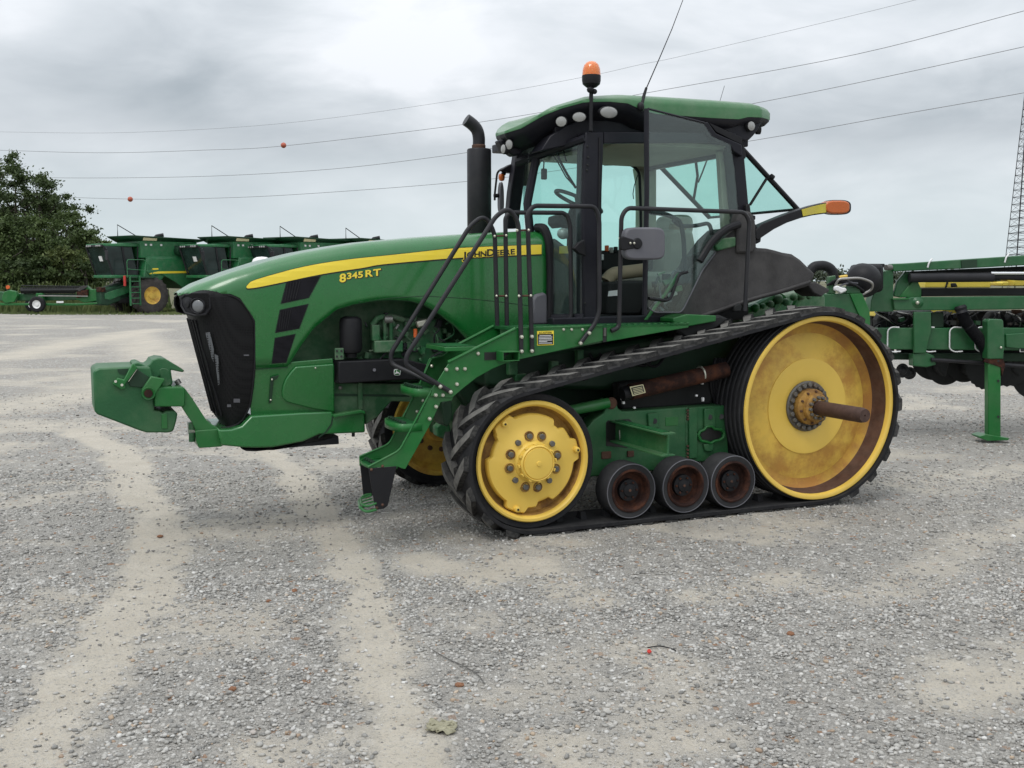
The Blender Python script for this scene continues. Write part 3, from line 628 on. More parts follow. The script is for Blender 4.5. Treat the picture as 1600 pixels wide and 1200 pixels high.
# rear drive wheel
def rear_wheel(yp, out):
    c = Vector((2.5, yp, ZR)); ax = (0, out, 0)
    w = MB().lathe([(RRB, -.012), (RRB, -.40), (RRI-.02, -.41), (RRI-.01, -.02), (RRB-.005, -.006)], c, ax, 110, loop=True).build('drive_wheel', 'rubber', T)
    for h in (-.05, -.11, -.17, -.23, -.29, -.35):
        MB().lathe([(RRB-.002, h-.012), (RRB+.010, h-.008), (RRB+.010, h+.008), (RRB-.002, h+.012)], c, ax, 110).build('tyre_rib', 'rubber_smooth', w)
    MB().lathe([(RRI+.006, -.018), (RRI+.012, -.004), (RRI+.008, .008), (RRI-.010, .010), (RRI-.024, .004), (RRI-.030, -.010), (RRI-.032, -.03)], c, ax, 120).build('rim_flange', 'yellow', w)
    MB().lathe([(RRI-.026, -.012), (RRI-.034, -.05), (RRI-.040, -.13), (RRI-.055, -.17), (RRI-.075, -.195)], c, ax, 110).build('rim_barrel', 'rust', w)
    MB().lathe([(RRI-.052, -.165), (RRI-.08, -.187), (RRI-.13, -.190)], c, ax, 110).build('dish_edge', 'yellow_rust_heavy', w)
    d = MB().lathe([(RRI-.13, -.190), (.50, -.178), (.395, -.168), (.385, -.166)], c, ax, 110).build('dish_disc', 'yellow_rusty', w)
    MB().lathe([(.388, -.170), (.386, -.160), (.37, -.158), (.25, -.165), (.205, -.172), (.19, -.18)], c, ax, 110).build('inner_disc', 'yellow', w)
    hb = MB().lathe([(.205, -.178), (.205, -.160), (.195, -.152), (.175, -.152), (.14, -.160)], c, ax, 64).build('hub_flange', 'bolt_grey', w)
    MB().lathe([(.145, -.165), (.145, -.10), (.13, -.085), (.115, -.08), (.113, -.04), (.10, -.03), (.07, -.028), (.06, -.03)], c, ax, 56).build('hub', 'rust_rim', w)
    for p in ring_pts(c, ax, .176, 20, -.152): nut(p, ax, .0195, .024, 'flange_bolt', 'bolt_grey', w)
    for p in ring_pts(c, ax, .128, 10, -.084, .2): nut(p, ax, .010, .012, 'hub_bolt', 'rust', w)
    for p in ring_pts(c, ax, .085, 12, -.028, .1): nut(p, ax, .0135, .022, 'hub_bolt', 'bolt_grey', w)
    return w
rw = rear_wheel(-1.235, -1)
MB().lathe([(.052, 0), (.058, .01), (.058, .60), (.054, .61), (.052, .63), (.05, .635), (.008, .635), (.006, .622), (.001, .62)], (2.5, -1.10, ZR), (0, -1, 0), 40).build('axle_shaft', 'rust_shaft', T)
cf = Vector((2.5, .74, ZR)); w = MB().lathe([(RRB, 0), (RRB, .41), (RRB-.03, .41), (RRB-.03, 0)], cf, (0, 1, 0), 90, loop=True).build('drive_wheel', 'rubber', T)
MB().lathe([(RRI, 0), (RRI-.03, .03), (RRI-.06, .1), (.4, .12), (.001, .12)], cf, (0, 1, 0), 72).build('dish_disc', 'yellow_rusty', w)
MB().cyl((2.5, -1.0, ZR), (2.5, 1.0, ZR), .12).build('axle_tube', 'green_dark', T)
MB().cyl((0, -1.0, ZF), (0, .9, ZF), .09).build('front_axle', 'green_dark', T)
# mid rollers
for k, (u, v) in enumerate(((986, 768), (1071, 759.5), (1145, 753.5))):
    p = L(u, v, -1.245); c = Vector((p.x, -1.245, .282)); ax = (0, -1, 0); r = .205
    for q, yo, nm_ in ((0, 0, 'near'), (1, .93+1.1, 'far')):
        pass
    w = MB().lathe([(r-.052, .0), (r-.012, .006), (r-.004, -.004), (r, -.012), (r, -.17), (r-.02, -.18), (r-.05, -.18)], c, ax, 64).build('mid_roller', 'rubber_smooth', T)
    MB().lathe([(r-.010, .0065), (r-.006, .0085), (r-.002, .0055)], c, ax, 64).build('worn_edge', 'plastic_grey', w)
    MB().lathe([(r-.044, -.004), (r-.046, .008), (r-.058, .010), (r-.066, .0), (r-.070, -.05), (r-.085, -.06), (.08, -.055)], c, ax, 56).build('roller_rim', 'rust_dark', w)
    MB().lathe([(.085, -.058), (.08, -.03), (.05, -.028), (.045, -.02), (.018, -.016), (.001, -.012)], c, ax, 40).build('roller_hub', 'plastic_black', w)
    MB().lathe([(.001, .004), (.010, .003), (.012, -.01)], c+Vector((0, .014, 0)), ax, 12).build('grease_cap', 'rust', w)
    for pp in ring_pts(c, ax, .062, 6, -.030): nut(pp, ax, .009, .012, 'roller_bolt', 'rust_dark', w)
    MB().lathe([(r-.03, .0), (r, -.01), (r, -.17), (r-.03, -.18)], Vector((c.x, -.84-.0, c.z)), ax, 48).build('mid_roller', 'rubber_smooth', T) if False else None
    MB().lathe([(.03, .0), (r-.03, .0), (r, .012), (r, .15), (r-.03, .16), (.03, .16)], Vector((c.x, .76, c.z)), (0, 1, 0), 48).build('mid_roller', 'rubber_smooth', T)
    MB().cyl((c.x, -1.2, c.z), (c.x, -.8, c.z), .05).build('roller_axle', 'green_grimy', T)
# undercarriage frame
UF = -.98
uf = slab('undercarriage_frame', [(905,690),(918,668),(928,656),(944,645),(947,637),(949,628),(956,624),(963,628),(966,638),(972,642.5),(990,642),(1076,636),(1134,633.5),(1139,712),(1098,722),(1060,722),(1020,736),(960,742),(925,745),(905,760),(895,740)], UF, .16, 'green_cast', T, .01)
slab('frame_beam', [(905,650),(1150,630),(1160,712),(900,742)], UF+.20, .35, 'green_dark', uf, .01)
MB().lathe([(.001, .012), (.035, .012), (.045, .004), (.045, -.01)], L(955.5, 630, UF-.005), (0, -1, 0), 24).build('pivot_cap', 'rust', uf)
slab('raised_frame_edge', [(1077,637),(1090,636.5),(1090,716),(1077,717)], UF-.02, .03, 'green_cast', uf, .006)
for v in (641,646,650.5,655,697,703,708.5,714): nut(L(1074, v, UF-.005), (0, -1, 0), .010, .012, 'frame_bolt', 'rust', uf)
slab('bolt_strip', [(1071,638),(1077,637.5),(1077,718),(1071,718.5)], UF-.004, .01, 'green_grimy', uf, .002)
slab('frame_bracket', [(1014,646),(1028,645),(1029.5,648),(1030,668),(1014,670),(1012.5,648)], UF-.022, .03, 'green_cast', uf, .006)
MB().cyl(L(1023, 658, UF-.027), L(1023, 658, UF-.02), .020).build('bracket_hole', 'decal_black', uf)
slab('frame_bracket', [(1101,639),(1117,638),(1118,660),(1118,667),(1101,668)], UF-.022, .03, 'green_cast', uf, .006)
slab('frame_bracket', [(1100,694),(1116,693),(1115,703),(1111,706),(1102,705)], UF-.022, .03, 'green_cast', uf, .006)
MB().cyl(L(1109, 651.5, UF-.027), L(1109, 651.5, UF-.02), .020).build('bracket_hole', 'decal_black', uf)
MB().cyl(L(1127, 651, UF-.007), L(1127, 651, UF-.0), .020).build('frame_hole', 'decal_black', uf)
slo = [(1091,680),(1093,674.5),(1100,671.5),(1104,666.5),(1112,666),(1117,670.5),(1126,671),(1131.5,676),(1130,684),(1124,688),(1117,689),(1110,693),(1104,690.5),(1095,689)]
cxs, cys = 1111, 679
MB().tube(rounded([L(u, v, UF-.02) for u, v in slo]+[L(*slo[0], UF-.02)], .01, 3), .010, 8).build('slot_rim', 'green', uf)
slab('slot_opening', [(cxs+(u-cxs)*.8, cys+(v-cys)*.72) for u, v in slo], UF-.006, .01, 'decal_black', uf, 0)
slab('embossed_plate', [(1040,652),(1060,651),(1060,665),(1040,666)], UF-.004, .01, 'green', uf, .003)
slab('frame_recess', [(947,660),(950,657),(983,654.5),(987,658),(986,664),(992,690),(980,700),(947,697)], UF-.003, .01, 'decal_black', uf, .002)
for (u, v, w_, h_) in ((947,711,17,12),(985,709,12,10),):
    MB().box(L(u, v, UF-.004), (w_*.0046, .02, h_*.0046)).build('rusty_slot', 'rust', uf, .004)
# I-beam standing out of the frame
e = L(1044.5, 695, -1.72); x0, z0 = e.x, e.z
IB = [(-.056, .082), (.056, .082), (.056, .070), (.007, .066), (.007, -.066), (.056, -.070), (.056, -.082), (-.056, -.082), (-.056, -.070), (-.007, -.066), (-.007, .066), (-.056, .070)]
MB().prism([(x0+a, -1.72, z0+h) for a, h in IB], (0, .80, 0)).build('outrigger_beam', 'green_cast', uf, .003)
MB().box((x0, -1.35, z0+.0845), (.07, .65, .004)).build('grip_tread', 'perforated_plate', uf)
MB().cyl(L(968, 672, -1.05), L(969, 687, -1.05), .006).build('grease_line', 'steel', uf)
# cylinders
MB().tube([L(880, 644, -1.0), L(950, 629.5, -1.0)], .040, 20).build('tension_cylinder', 'green', uf)
cy = MB().tube([L(985, 612.5, -1.02), L(1134, 577.5, -1.02)], .062, 24).build('suspension_cylinder', 'rust_dark', T)
MB().tube([L(972, 616, -1.02), L(988, 612, -1.02)], .050, 20).build('cylinder_end', 'plastic_black', cy)
MB().tube([L(1094, 585, -1.02), L(1096, 584.6, -1.02)], .066, 20).build('clamp_ring', 'bolt_bright', cy)
def cyl_lab(pts, y, m_, n_): MB().prism(lp(pts, y), (0, .003, 0)).build(n_, m_, cy)
cyl_lab([(984,604.5),(1005,600.5),(1009,613.5),(988.5,619)], -1.0875, 'decal_cream', 'warning_label')
cyl_lab([(986,606),(1004,602),(1007,612.5),(990,617)], -1.089, 'decal_black', 'label_field')
for k in range(4): cyl_lab([(988.5+k*.7,607.5+k*2.3),(1003+k*.7,604.2+k*2.3),(1003.3+k*.7,605.2+k*2.3),(988.8+k*.7,608.5+k*2.3)], -1.0905, 'decal_cream', 'label_line')
slab('hose_guard', [(966,600),(985,596),(1090,590),(1118,596),(1112,632),(1000,640),(972,640)], -.86, .12, 'interior_dark', T, .02)
for u, v, h_ in ((972,620,10),(974,629,4),(991,637,3),(1097,598,5),(1098,624,6),(1088,618,3)): MB().box(L(u, v, -.99), (.018, .02, h_*.005)).build('hose_fitting', 'cloth_white', T, .003)
for k in range(5): MB().tube(rounded([L(1118+k*5, 560, -.84), L(1108+k*4, 600, -.88), L(1120+k*6, 640, -.84), L(1125+k*3, 700, -.86)], .2), .014, 8).build('brake_hose', 'plastic_black', T)

# ================================================================== STEPS, PLATFORM, RAILS
SN, SFY = -1.12, -.72
st = slab('platform_side', [(673,619),(677,606),(701,568),(703.5,566.5),(806,513),(808,511.5),(935,508),(942,508),(942,532.5),(810,562),(790,568),(770,576),(745,590),(724,606.5),(706,622)], SN, .012, 'green', T, .003)
slab('platform_side', [(948,509.5),(1020,507),(1076,504.5),(1076,511.5),(948,534)], SN, .012, 'green', T, .003)
pd_b = slab('platform_box', [(806,514),(1076,505),(1076,512),(948,534),(812,560)], SN+.02, .30, 'green_grimy', st, .004)
pdk = MB(); P = [L(806, 512.5, SN), L(942, 508.4, SN), L(1076, 505, SN)]
MB().add([P[0], P[2], P[2]+Vector((0, .42, 0)), P[0]+Vector((0, .42, 0))]+[q-Vector((0, 0, .02)) for q in (P[0], P[2], P[2]+Vector((0, .42, 0)), P[0]+Vector((0, .42, 0)))], [(0, 1, 2, 3), (7, 6, 5, 4), (0, 4, 5, 1), (1, 5, 6, 2), (2, 6, 7, 3), (3, 7, 4, 0)]).build('platform_deck', 'perforated_plate', st)
for k in range(26):
    t = k/25; q = P[0].lerp(P[2], t); MB().box(q+Vector((0, .02, .003)), (.022, .03, .006)).build('deck_tooth', 'green', st, .001)
slab('battery_cover', [(1052,497),(1074,491),(1119,493),(1119,502),(1070,511),(1052,503)], -1.0, .3, 'green', T, .006)
MB().tube([L(700, 566, SN-.004), L(805, 513.5, SN-.004)], .011, 8).build('edge_tube', 'green', st)
MB().tube([L(707, 543, SFY), L(771, 509.5, SFY)], .011, 8).build('edge_tube', 'green', st)
slab('inner_side', [(671,560),(692,556),(707,543),(771,511),(845,509),(845,530),(770,556),(730,574),(700,600),(664,622),(650,615)], SFY, .012, 'green', st, .003)
def tread(u0, v0, u1, v1, name='step'):     # oval looped step between the stringers; pixels on the near stringer plane
    pass
def loop_step(cu, cv, lng, wid, thick, Yc=None, parent=st):
    c = L(cu, cv, (SN+SFY)/2); W2 = (SFY-SN)/2-.012
    path = []
    for a in np.linspace(-PI/2, PI/2, 9): path.append(Vector((c.x-wid/2-math.cos(a)*.05, c.y+math.sin(a)*(W2), c.z)))
    path = [Vector((c.x+wid/2, c.y-W2, c.z))]+path+[Vector((c.x+wid/2, c.y+W2, c.z))]
    rows_ = [[p+Vector((0, 0, dz)) for p in path] for dz in (0, -thick)]
    s_ = MB().grid(rows_).build('step', 'green', parent, solid=.006)
    MB().prism([p+Vector((0, 0, -.012)) for p in path], (0, 0, -.008)).build('step_plate', 'perforated_plate', s_)
    for k in range(7): MB().box((c.x-wid/2+.01, c.y-W2+.03+k*(2*W2-.06)/6, c.z+.004), (.03, .022, .018)).build('step_tooth', 'green_dark', s_, .002)
    return s_
loop_step(657, 603, 0, .13, .055); loop_step(632, 656.5, 0, .13, .055); loop_step(594, 722, 0, .13, .02)
ts = L(705, 545, -.92)
s_ = MB().box((ts.x, (SN+SFY)/2, L(705, 548, SN).z+.01), (.24, SFY-SN, .03)).build('top_step', 'green', st, .004)
MB().box((ts.x, (SN+SFY)/2, L(705, 548, SN).z+.0275), (.22, SFY-SN-.03, .004)).build('step_plate', 'perforated_plate', s_)
ng = slab('ladder_stringer', [(575,729.5),(581,726),(618,706.5),(624.5,703),(652,660),(676,606),(680,600),(708,621),(706,626),(689,628),(671,666),(633.5,733),(628,732),(620,728.5),(577,732)], SN+.014, .010, 'green', T, .003)
MB().tube(rounded([L(575, 729.5, SN+.012), L(624.5, 703.5, SN+.012), L(676, 606, SN+.012)], .04), .007, 6).build('stringer_edge', 'green', ng)
fg = slab('ladder_stringer', [(561.5,714),(608,694),(648.5,615),(675,560),(694,556),(700,570),(676,640),(640,712),(625,722),(562,728)], SFY, .010, 'green', T, .003)
MB().tube(rounded([L(561.5, 713.5, SFY), L(608, 693.7, SFY), L(648.5, 615, SFY), L(674, 561, SFY)], .04), .007, 6).build('stringer_edge', 'green', fg)
slab('step_hinge', [(690,629),(706,622),(708,650),(700,668),(694,664)], -.90, .2, 'green_dark', T, .01); slab('idler_bracket', [(682,668),(690,660),(703,663),(705,680),(697,686),(684,682)], -.55, .1, 'green_engine', T, .01)
for pts in ([(722,652),(750,650),(752,672),(735,690),(722,685)], [(700,672),(712,660),(722,664),(724,700),(706,696)]): pass
for u, v in ((697.5,577.5),(714,576.5),(726.5,576.5),(714,600.5),(681,617.5),(692,617.5),(681.5,635.5),(671.5,654.5),(688,604.5),(704,612.5),(747,552.5)):
    MB().lathe([(.001, .012), (.010, .010), (.014, 0), (.014, -.006)], L(u, v, SN-.004), (0, -1, 0), 12).build('bolt', 'bolt_bright', st)
for u, v in ((675,572),(661,626),(652,643)): MB().lathe([(.001, .010), (.012, 0), (.012, -.006)], L(u, v, SFY-.004), (0, -1, 0), 10).build('bolt', 'bolt_bright', fg)
# black flexible foot under the ladder and the bottom step
slab('step_hanger', [(576,732),(620,728.5),(619.5,731),(606,790.5),(600,795),(588,797),(584,780),(579,750)], SN-.002, .012, 'plastic_grey', ng, .003).data.materials[0] = MATS['plastic_black']
slab('step_hanger', [(562.5,722),(597,719),(592,740),(583,775),(568,774),(565,745)], SFY, .012, 'plastic_black', fg, .003)
for u, v in ((580.5,734),(598,728.5),(589,793.5),(598,789)): MB().lathe([(.001, .010), (.010, 0), (.010, -.006)], L(u, v, SN-.006), (0, -1, 0), 10).build('bolt', 'rust', ng)
bs = L(578, 786, -.9); W2 = (SFY-SN)/2
path = [L(588, 796, SN), L(570, 800, SN), L(562, 790, SN+.05), L(560.5, 782, SFY), L(574, 774, SFY)]
bt = MB().tube(rounded([L(588,796,SN), L(572,800.5,SN), L(562.5,793,SN+.06), L(560.5,784,SFY-.02), L(566,776,SFY), L(580,774,SFY)], .05), .010, 8).build('bottom_step', 'green', T)
MB().tube(rounded([L(588,786,SN), L(574,792,SN), L(565,788,SN+.06), L(563,779,SFY-.02), L(570,773,SFY), L(580,772,SFY)], .05), .008, 8).build('step_loop', 'green', bt)
for t in (.15, .4, .65, .9):
    a = L(588,791,SN).lerp(L(578,773,SFY), t); c = L(566,795,SN).lerp(L(560,779,SFY), t); MB().tube([a, c], .006, 6).build('step_bar', 'green', bt)
# outrigger tube stub
p = L(797, 556.5, SN-.10)
b = MB()
for (a, h, wx, wz) in ((0, .030, .125, .006), (0, -.030, .125, .006), (-.0595, 0, .006, .054), (.0595, 0, .006, .054)): b.box((p.x+a, SN-.02, p.z+h), (wx, .2, wz))
b.build('socket_tube', 'green', st, .001); MB().box((p.x, SN+.03, p.z), (.11, .02, .052)).build('socket_inside', 'decal_black', st)
slab('plate_cutout', [(757,550.5),(795,549),(795,553),(776,562),(757,563)], SN-.003, .005, 'decal_black', st, 0)
slab('slot_gap', [(942,508),(948,508.5),(948,534),(942,535)], SN+.004, .02, 'decal_black', st, 0)
MB().cyl(L(945, 512, SN), L(945, 525, SN), .012).build('latch_pin', 'bolt_grey', st)
for u, v in ((880.5,515),(893,515),(910,515),(957,516)): MB().lathe([(.001, .010), (.008, .008), (.011, 0)], L(u, v, SN-.002), (0, -1, 0), 10).build('bolt', 'bolt_bright', st)
# caution label
cl = MB().prism(lp([(839.3,517.5),(865.3,516.8),(865.3,539),(839.3,539.8)], SN-.003), (0, .003, 0)).build('caution_label', 'decal_yellow', st)
MB().prism(lp([(840.3,522.2),(864.3,521.6),(864.3,537.9),(840.3,538.6)], SN-.0045), (0, .002, 0)).build('label_field', 'decal_black', cl)
def Splat(Y):
    return lambda u, v, out=0: L(u, v, Y-out)
text_on([(c, 1, 0, 1.0) for c in 'CAUTION'], 'decal_black', cl, 'label_lettering', (845.5, 521.4), (862, 521.0), 3.0, .03, .0, Splat(SN-.0045))
MB().prism(lp([(842.2,521.2),(843.6,518.4),(845,521.1)], SN-.0045), (0, .001, 0)).build('label_triangle', 'decal_black', cl)
for k, (a, c) in enumerate(((843,861),(841.8,863),(841.8,862),(841.8,863),(842,855),(841.8,862.5))):
    v = 524+k*2.35; MB().prism(lp([(a,v),(c,v-.3),(c,v+.6),(a,v+.9)], SN-.0058), (0, .001, 0)).build('label_line', 'white', cl)
# handrails
def rail(pts, name='handrail', r=.0165, rad=.09):
    return MB().tube(rounded([L(u, v, Y) for u, v, Y in pts], rad, 8), r, 12).build(name, 'metal_black', T, sharp=60)
RN = SN-.018; RFY = SFY-.015
rA = rail([(704.5,612.5,RN),(634,570,RN),(635,556,RN),(776,336,RN),(795,325,RN),(810,346,RN),(814.5,552,RN)])
rB = rail([(695,607,RFY-.3),(612,569,RFY),(610,553,RFY),(735,352,RFY),(757,336,RFY),(773,362,RFY),(777,509,RFY)])
rC = rail([(831.5,551,RN),(824,335,RN),(833,321.5,RN),(930,322.5,RN),(936.5,342,RN),(936.5,497,RN),(906,537,RN)])
rD = rail([(792,509,RFY),(789.5,340,RFY),(797,332,RFY),(884,332.5,RFY),(891,350,RFY),(892.5,493,RFY),(888,505,RFY)])
rE = rail([(955,517,RN),(967,512,RN),(971,338,RN),(980,325,RN),(1163,331.5,RN),(1171,345,RN),(1164,486,RN)])
for a, c, Y in (((808,360),(826,359.5),RN),((811,462.5),(829.5,462),RN),((773,369),(791,368),RFY),((776,462.5),(791,462.5),RFY)):
    k = MB().tube([L(*a, Y), L(*c, Y)], .007, 8).build('rail_link', 'rust', rA)
    for q in (a, c): MB().ball(L(q[0], q[1], Y-.018), .010, 5).build('bolt', 'bolt_bright', k)
for u, v in ((815,526.5),(831,526),(815,549),(831,548.5),(920.5,520.5),(907,536.5),(688,604),(704,612.5),(974,372)):
    MB().lathe([(.001, .014), (.012, .010), (.014, 0), (.014, -.004)], L(u, v, RN-.016), (0, -1, 0), 10).build('bolt', 'bolt_bright', rA)
# ---------------- mirror on the rear rail
MX = -1.24
mr = MB().prism([L(1008.5+31.5*math.copysign(abs(math.cos(a))**.38, math.cos(a)), 380.5+25.5*math.copysign(abs(math.sin(a))**.38, math.sin(a)), MX) for a in np.linspace(0, 2*PI, 40, False)], (0, .07, 0)).build('side_mirror', 'plastic_grey', T, .014)
MB().lathe([(.001, .012), (.015, .012), (.034, .010), (.040, .002), (.040, -.02)], L(996, 380.5, MX-.004), (0, -1, 0), 24).build('mirror_pivot', 'plastic_black', mr)
slab('mirror_bracket', [(971,371),(974,369),(995,376),(997,386),(993,388),(975,391),(971,390)], MX-.006, .03, 'plastic_black', mr, .006)
for u in (985, 991): MB().ball(L(u, 380, MX-.012), .009, 5).build('bolt', 'bolt_bright', mr)
MB().tube([L(967, 372, RN), L(976, 373, RN)], .007, 6).build('mirror_clamp', 'bolt_bright', mr)

# ================================================================== CAB
NY, FY = -.80, .75
bp_ = slab('door_pillar', [(915,206),(944,206),(941,300),(939,498),(912,498),(911,330),(913,240)], NY, .13, 'plastic_cab', T, .012)
MB().tube([L(937, 215, NY-.004), L(934, 496, NY-.004)], .008, 6).build('door_seal', 'plastic_black', bp_)
for u, v in ((918,229),(919,246),(918,258),(917,266),(914,474)): MB().ball(L(u, v, NY-.002), .009, 5).build('hinge_bolt', 'interior_dark', bp_)
slab('latch_plate', [(897,388),(905,379),(914,374),(916,400),(905,396)], NY-.03, .05, 'plastic_black', T, .006)
# rear pillar near side, with the rear window mount
slab('rear_pillar', [(1143,228),(1160,226),(1163,240),(1171,330),(1173,358),(1160,358),(1153,330),(1147,262)], NY, .13, 'plastic_cab', T, .01)
slab('pillar_brace', [(1100,192),(1106,190),(1119,208),(1146,220),(1160,226),(1160,245),(1146,236),(1141,227),(1110,213),(1104,203)], NY-.05, .07, 'plastic_cab', T, .008)
slab('brace_web', [(1107,191),(1140,206),(1160,215),(1160,226),(1146,220),(1119,206)], NY-.02, .03, 'plastic_grey', T, .004).data.materials[0] = MATS['plastic_black']
slab('window_hinge', [(1160,225),(1163,228),(1166,243),(1165,248),(1161,247)], NY, .06, 'plastic_black', T, .004)
# front corner post, leaning
PA = (.36, -.36); PB = (.70, -.80)
MB().tube([R(836, 240, PA, PA+(0,)) if False else L(838, 245, -.38), L(824, 318, -.38), L(829, 372, -.38), L(846, 420, -.36)], .035, 8).build('corner_post', 'plastic_cab', T, sharp=30)
# far front post
MB().prism(lp([(808,232),(824,232),(819,285),(810,357),(793,357),(798,300)], .70), (0, .1, 0)).build('far_door_pillar', 'plastic_cab', T, .01)
# windscreen between them
a, c = L(826, 236, -.36), L(818, 236, .68); d_, e_ = L(816, 370, .68), L(824, 370, -.36)
pane('windscreen', [a, c, d_, e_], 'glass_near', T)
# near front side glass
pa = (L(838, 245, -.38).x, -.39); pb = (L(914, 300, NY).x, NY+.02)
SG = [(841,251),(913,222),(913,498),(866,498),(850,420),(829,372),(824,318)]
pane('side_glass', [R(u, v, pa, pb) for u, v in SG], 'glass_near', T)
MB().tube([R(808, 254, pa, pb), R(841, 243, pa, pb), R(915, 216, pa, pb)], .032, 8).build('glass_top_rail', 'plastic_cab', T)
MB().tube([R(864, 497, pa, pb), R(914, 496, pa, pb)], .03, 8).build('glass_sill', 'plastic_cab', T)
# cowl strip between hood and cab
cw = []
for Y in (-.52, -.46, -.3, 0, .3, .5):
    cw.append([L(842, 353, -.5)+Vector((0, Y+.5, .0 if abs(Y) < .4 else -.03))] )
MB().tube(rounded([L(838,356,-.40), L(850,355,-.47), L(858,375,-.50), L(861,430,-.50), L(858,510,-.50)], .08), .034, 10).build('hood_seal', 'plastic_black', T)
slab('firewall', [(848,365),(862,372),(864,500),(850,512),(830,512)], -.46, .92, 'plastic_black', T, .01)
slab('cowl_panel', [(832,468),(838,460),(850,457),(856,460),(857,508),(833,508)], -.53, .06, 'plastic_grey', T, .02)
slab('dashboard', [(858,376),(868,372),(884,384),(912,394),(912,498),(858,498)], -.30, .9, 'dash_grey', T, .02)
slab('yellow_decal', [(874,385),(889,384),(889,396),(874,396)], -.31, .004, 'sticker_yellow', T, 0)
# cab floor, lower side and rear wall
fz = L(950, 497, NY).z
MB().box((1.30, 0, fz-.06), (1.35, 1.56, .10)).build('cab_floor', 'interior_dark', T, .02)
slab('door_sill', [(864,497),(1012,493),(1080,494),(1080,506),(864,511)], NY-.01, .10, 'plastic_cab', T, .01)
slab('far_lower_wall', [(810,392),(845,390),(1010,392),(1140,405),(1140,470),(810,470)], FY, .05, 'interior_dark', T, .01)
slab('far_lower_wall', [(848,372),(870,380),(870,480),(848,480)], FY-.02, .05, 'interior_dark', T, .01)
slab('headliner', [(808,230),(900,228),(1000,225),(1020,228),(1022,275),(1005,285),(1000,268),(990,257),(980,255),(945,256),(860,250),(846,253),(838,270),(830,290),(808,290)], FY-.02, .04, 'cab_liner', T, .006)
slab('far_rear_pillar', [(996,262),(1026,262),(1026,420),(1000,420),(1001,320),(1000,285)], FY-.02, .10, 'cab_liner', T, .01)
MB().tube(rounded([L(944,256.5,FY-.05), L(985,256,FY-.05), L(999,268,FY-.05), L(1001,320,FY-.05), L(1002,392,FY-.05)], .08), .014, 8).build('window_seal', 'plastic_black', T)
pane('far_side_glass', lp([(812,230),(1000,250),(1003,400),(812,400)], FY+.03), 'glass_tint', T)
MB().tube([L(997,272,FY-.1), L(991,290,FY-.1), L(989,303,FY-.1), L(990,311,FY-.1)], .004, 6).build('cord', 'plastic_black', T)
cz = L(950, 214, NY).z
MB().box((1.50, 0, cz-.01), (1.05, 1.4, .04)).build('cab_ceiling', 'cab_liner', T, .01); MB().box((1.32, 0, cz+.05), (1.75, 1.25, .07)).build('ceiling_shell', 'plastic_cab', T, .01)
slab('ceiling_edge', [(944,206),(1150,208),(1150,222),(944,224)], NY, .05, 'plastic_cab', T, .006)
slab('vent_panel', [(945,233),(966,233),(967,252),(945,252)], FY-.08, .06, 'interior_dark', T, .004)
slab('overhead_console', [(944,212),(1010,208),(1010,226),(944,229)], -.3, .6, 'cab_liner', T, .02)
# rear frame of the cab
slab('rear_frame', [(1124,236),(1150,232),(1160,330),(1168,400),(1134,400)], -.66, .06, 'cab_liner', T, .01)
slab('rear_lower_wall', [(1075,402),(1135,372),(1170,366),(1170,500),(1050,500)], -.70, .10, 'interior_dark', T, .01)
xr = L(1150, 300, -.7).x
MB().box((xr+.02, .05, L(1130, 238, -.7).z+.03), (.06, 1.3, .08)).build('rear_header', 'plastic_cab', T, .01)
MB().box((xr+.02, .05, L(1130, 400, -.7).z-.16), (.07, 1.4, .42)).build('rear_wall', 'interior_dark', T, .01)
# open rear window, hinged at the top
t1 = L(1161, 234, -.62); t2 = L(1246, 327, -.62); off = Vector((0, 1.30, 0))
rwn = pane('rear_window', [t1, t2, t2+off, t1+off], 'glass_tint', T)
for o_ in (Vector((0, 0, 0)), off): MB().tube([t1+o_, t1.lerp(t2, .55)+o_, t2+o_], .022, 8).build('window_bar', 'plastic_black', rwn)
MB().tube([t1, t1+off], .02, 8).build('window_bar', 'plastic_black', rwn); MB().tube([t2, t2+off], .012, 8).build('window_bar', 'plastic_black', rwn)
MB().tube([L(1172, 320, -.62), L(1199, 277, -.62)], .012, 8).build('gas_strut', 'plastic_black', rwn)
MB().cyl(L(1204, 275, -.64), L(1208, 278, -.64), .022).build('strut_ball', 'plastic_black', rwn)
wq = t1.lerp(t2, .12)+off*.42
MB().tube([L(1109, 238, .0), L(1098, 268, .05), L(1091, 285, .05)], .007, 6).build('wiper_arm', 'plastic_black', rwn)
MB().tube([L(1087, 250, .05), L(1090, 275, .05), L(1084, 311, .05)], .012, 6).build('wiper_blade', 'plastic_black', rwn)
# open door of glass, hinged on the rear pillar
ha = (L(1150, 300, NY).x-.02, NY-.03); hb_ = (L(1012, 300, -1.05).x, -1.05)
def D(u, v, o=0):
    p = R(u, v, ha, hb_); return p+Vector((0, -o, 0))
DG = [(1013,171),(1098,192),(1104,201),(1112,213),(1141,226),(1147,262),(1153,331),(1150,352),(1118,394),(1098,420),(1080,455),(1067,484),(1062,488),(1020,488),(1012,482)]
dr = pane('cab_door', [D(u, v) for u, v in DG], 'glass_door', T, .008)
MB().tube([D(1010, 170), D(1010.5, 300), D(1007, 492)], .020, 8).build('door_edge', 'plastic_cab', dr)
MB().tube([D(1012, 170, .004), D(1100, 192, .004)], .008, 6).build('door_top_edge', 'plastic_cab', dr)
MB().tube(rounded([D(1118,394,.006), D(1097,422,.006), D(1081,455,.006), D(1067,483,.006), D(1062,488,.006), D(1022,488,.006), D(1013,481,.006)], .04), .005, 6).build('door_trim', 'steel', dr).data.materials[0] = MATS['plastic_grey']
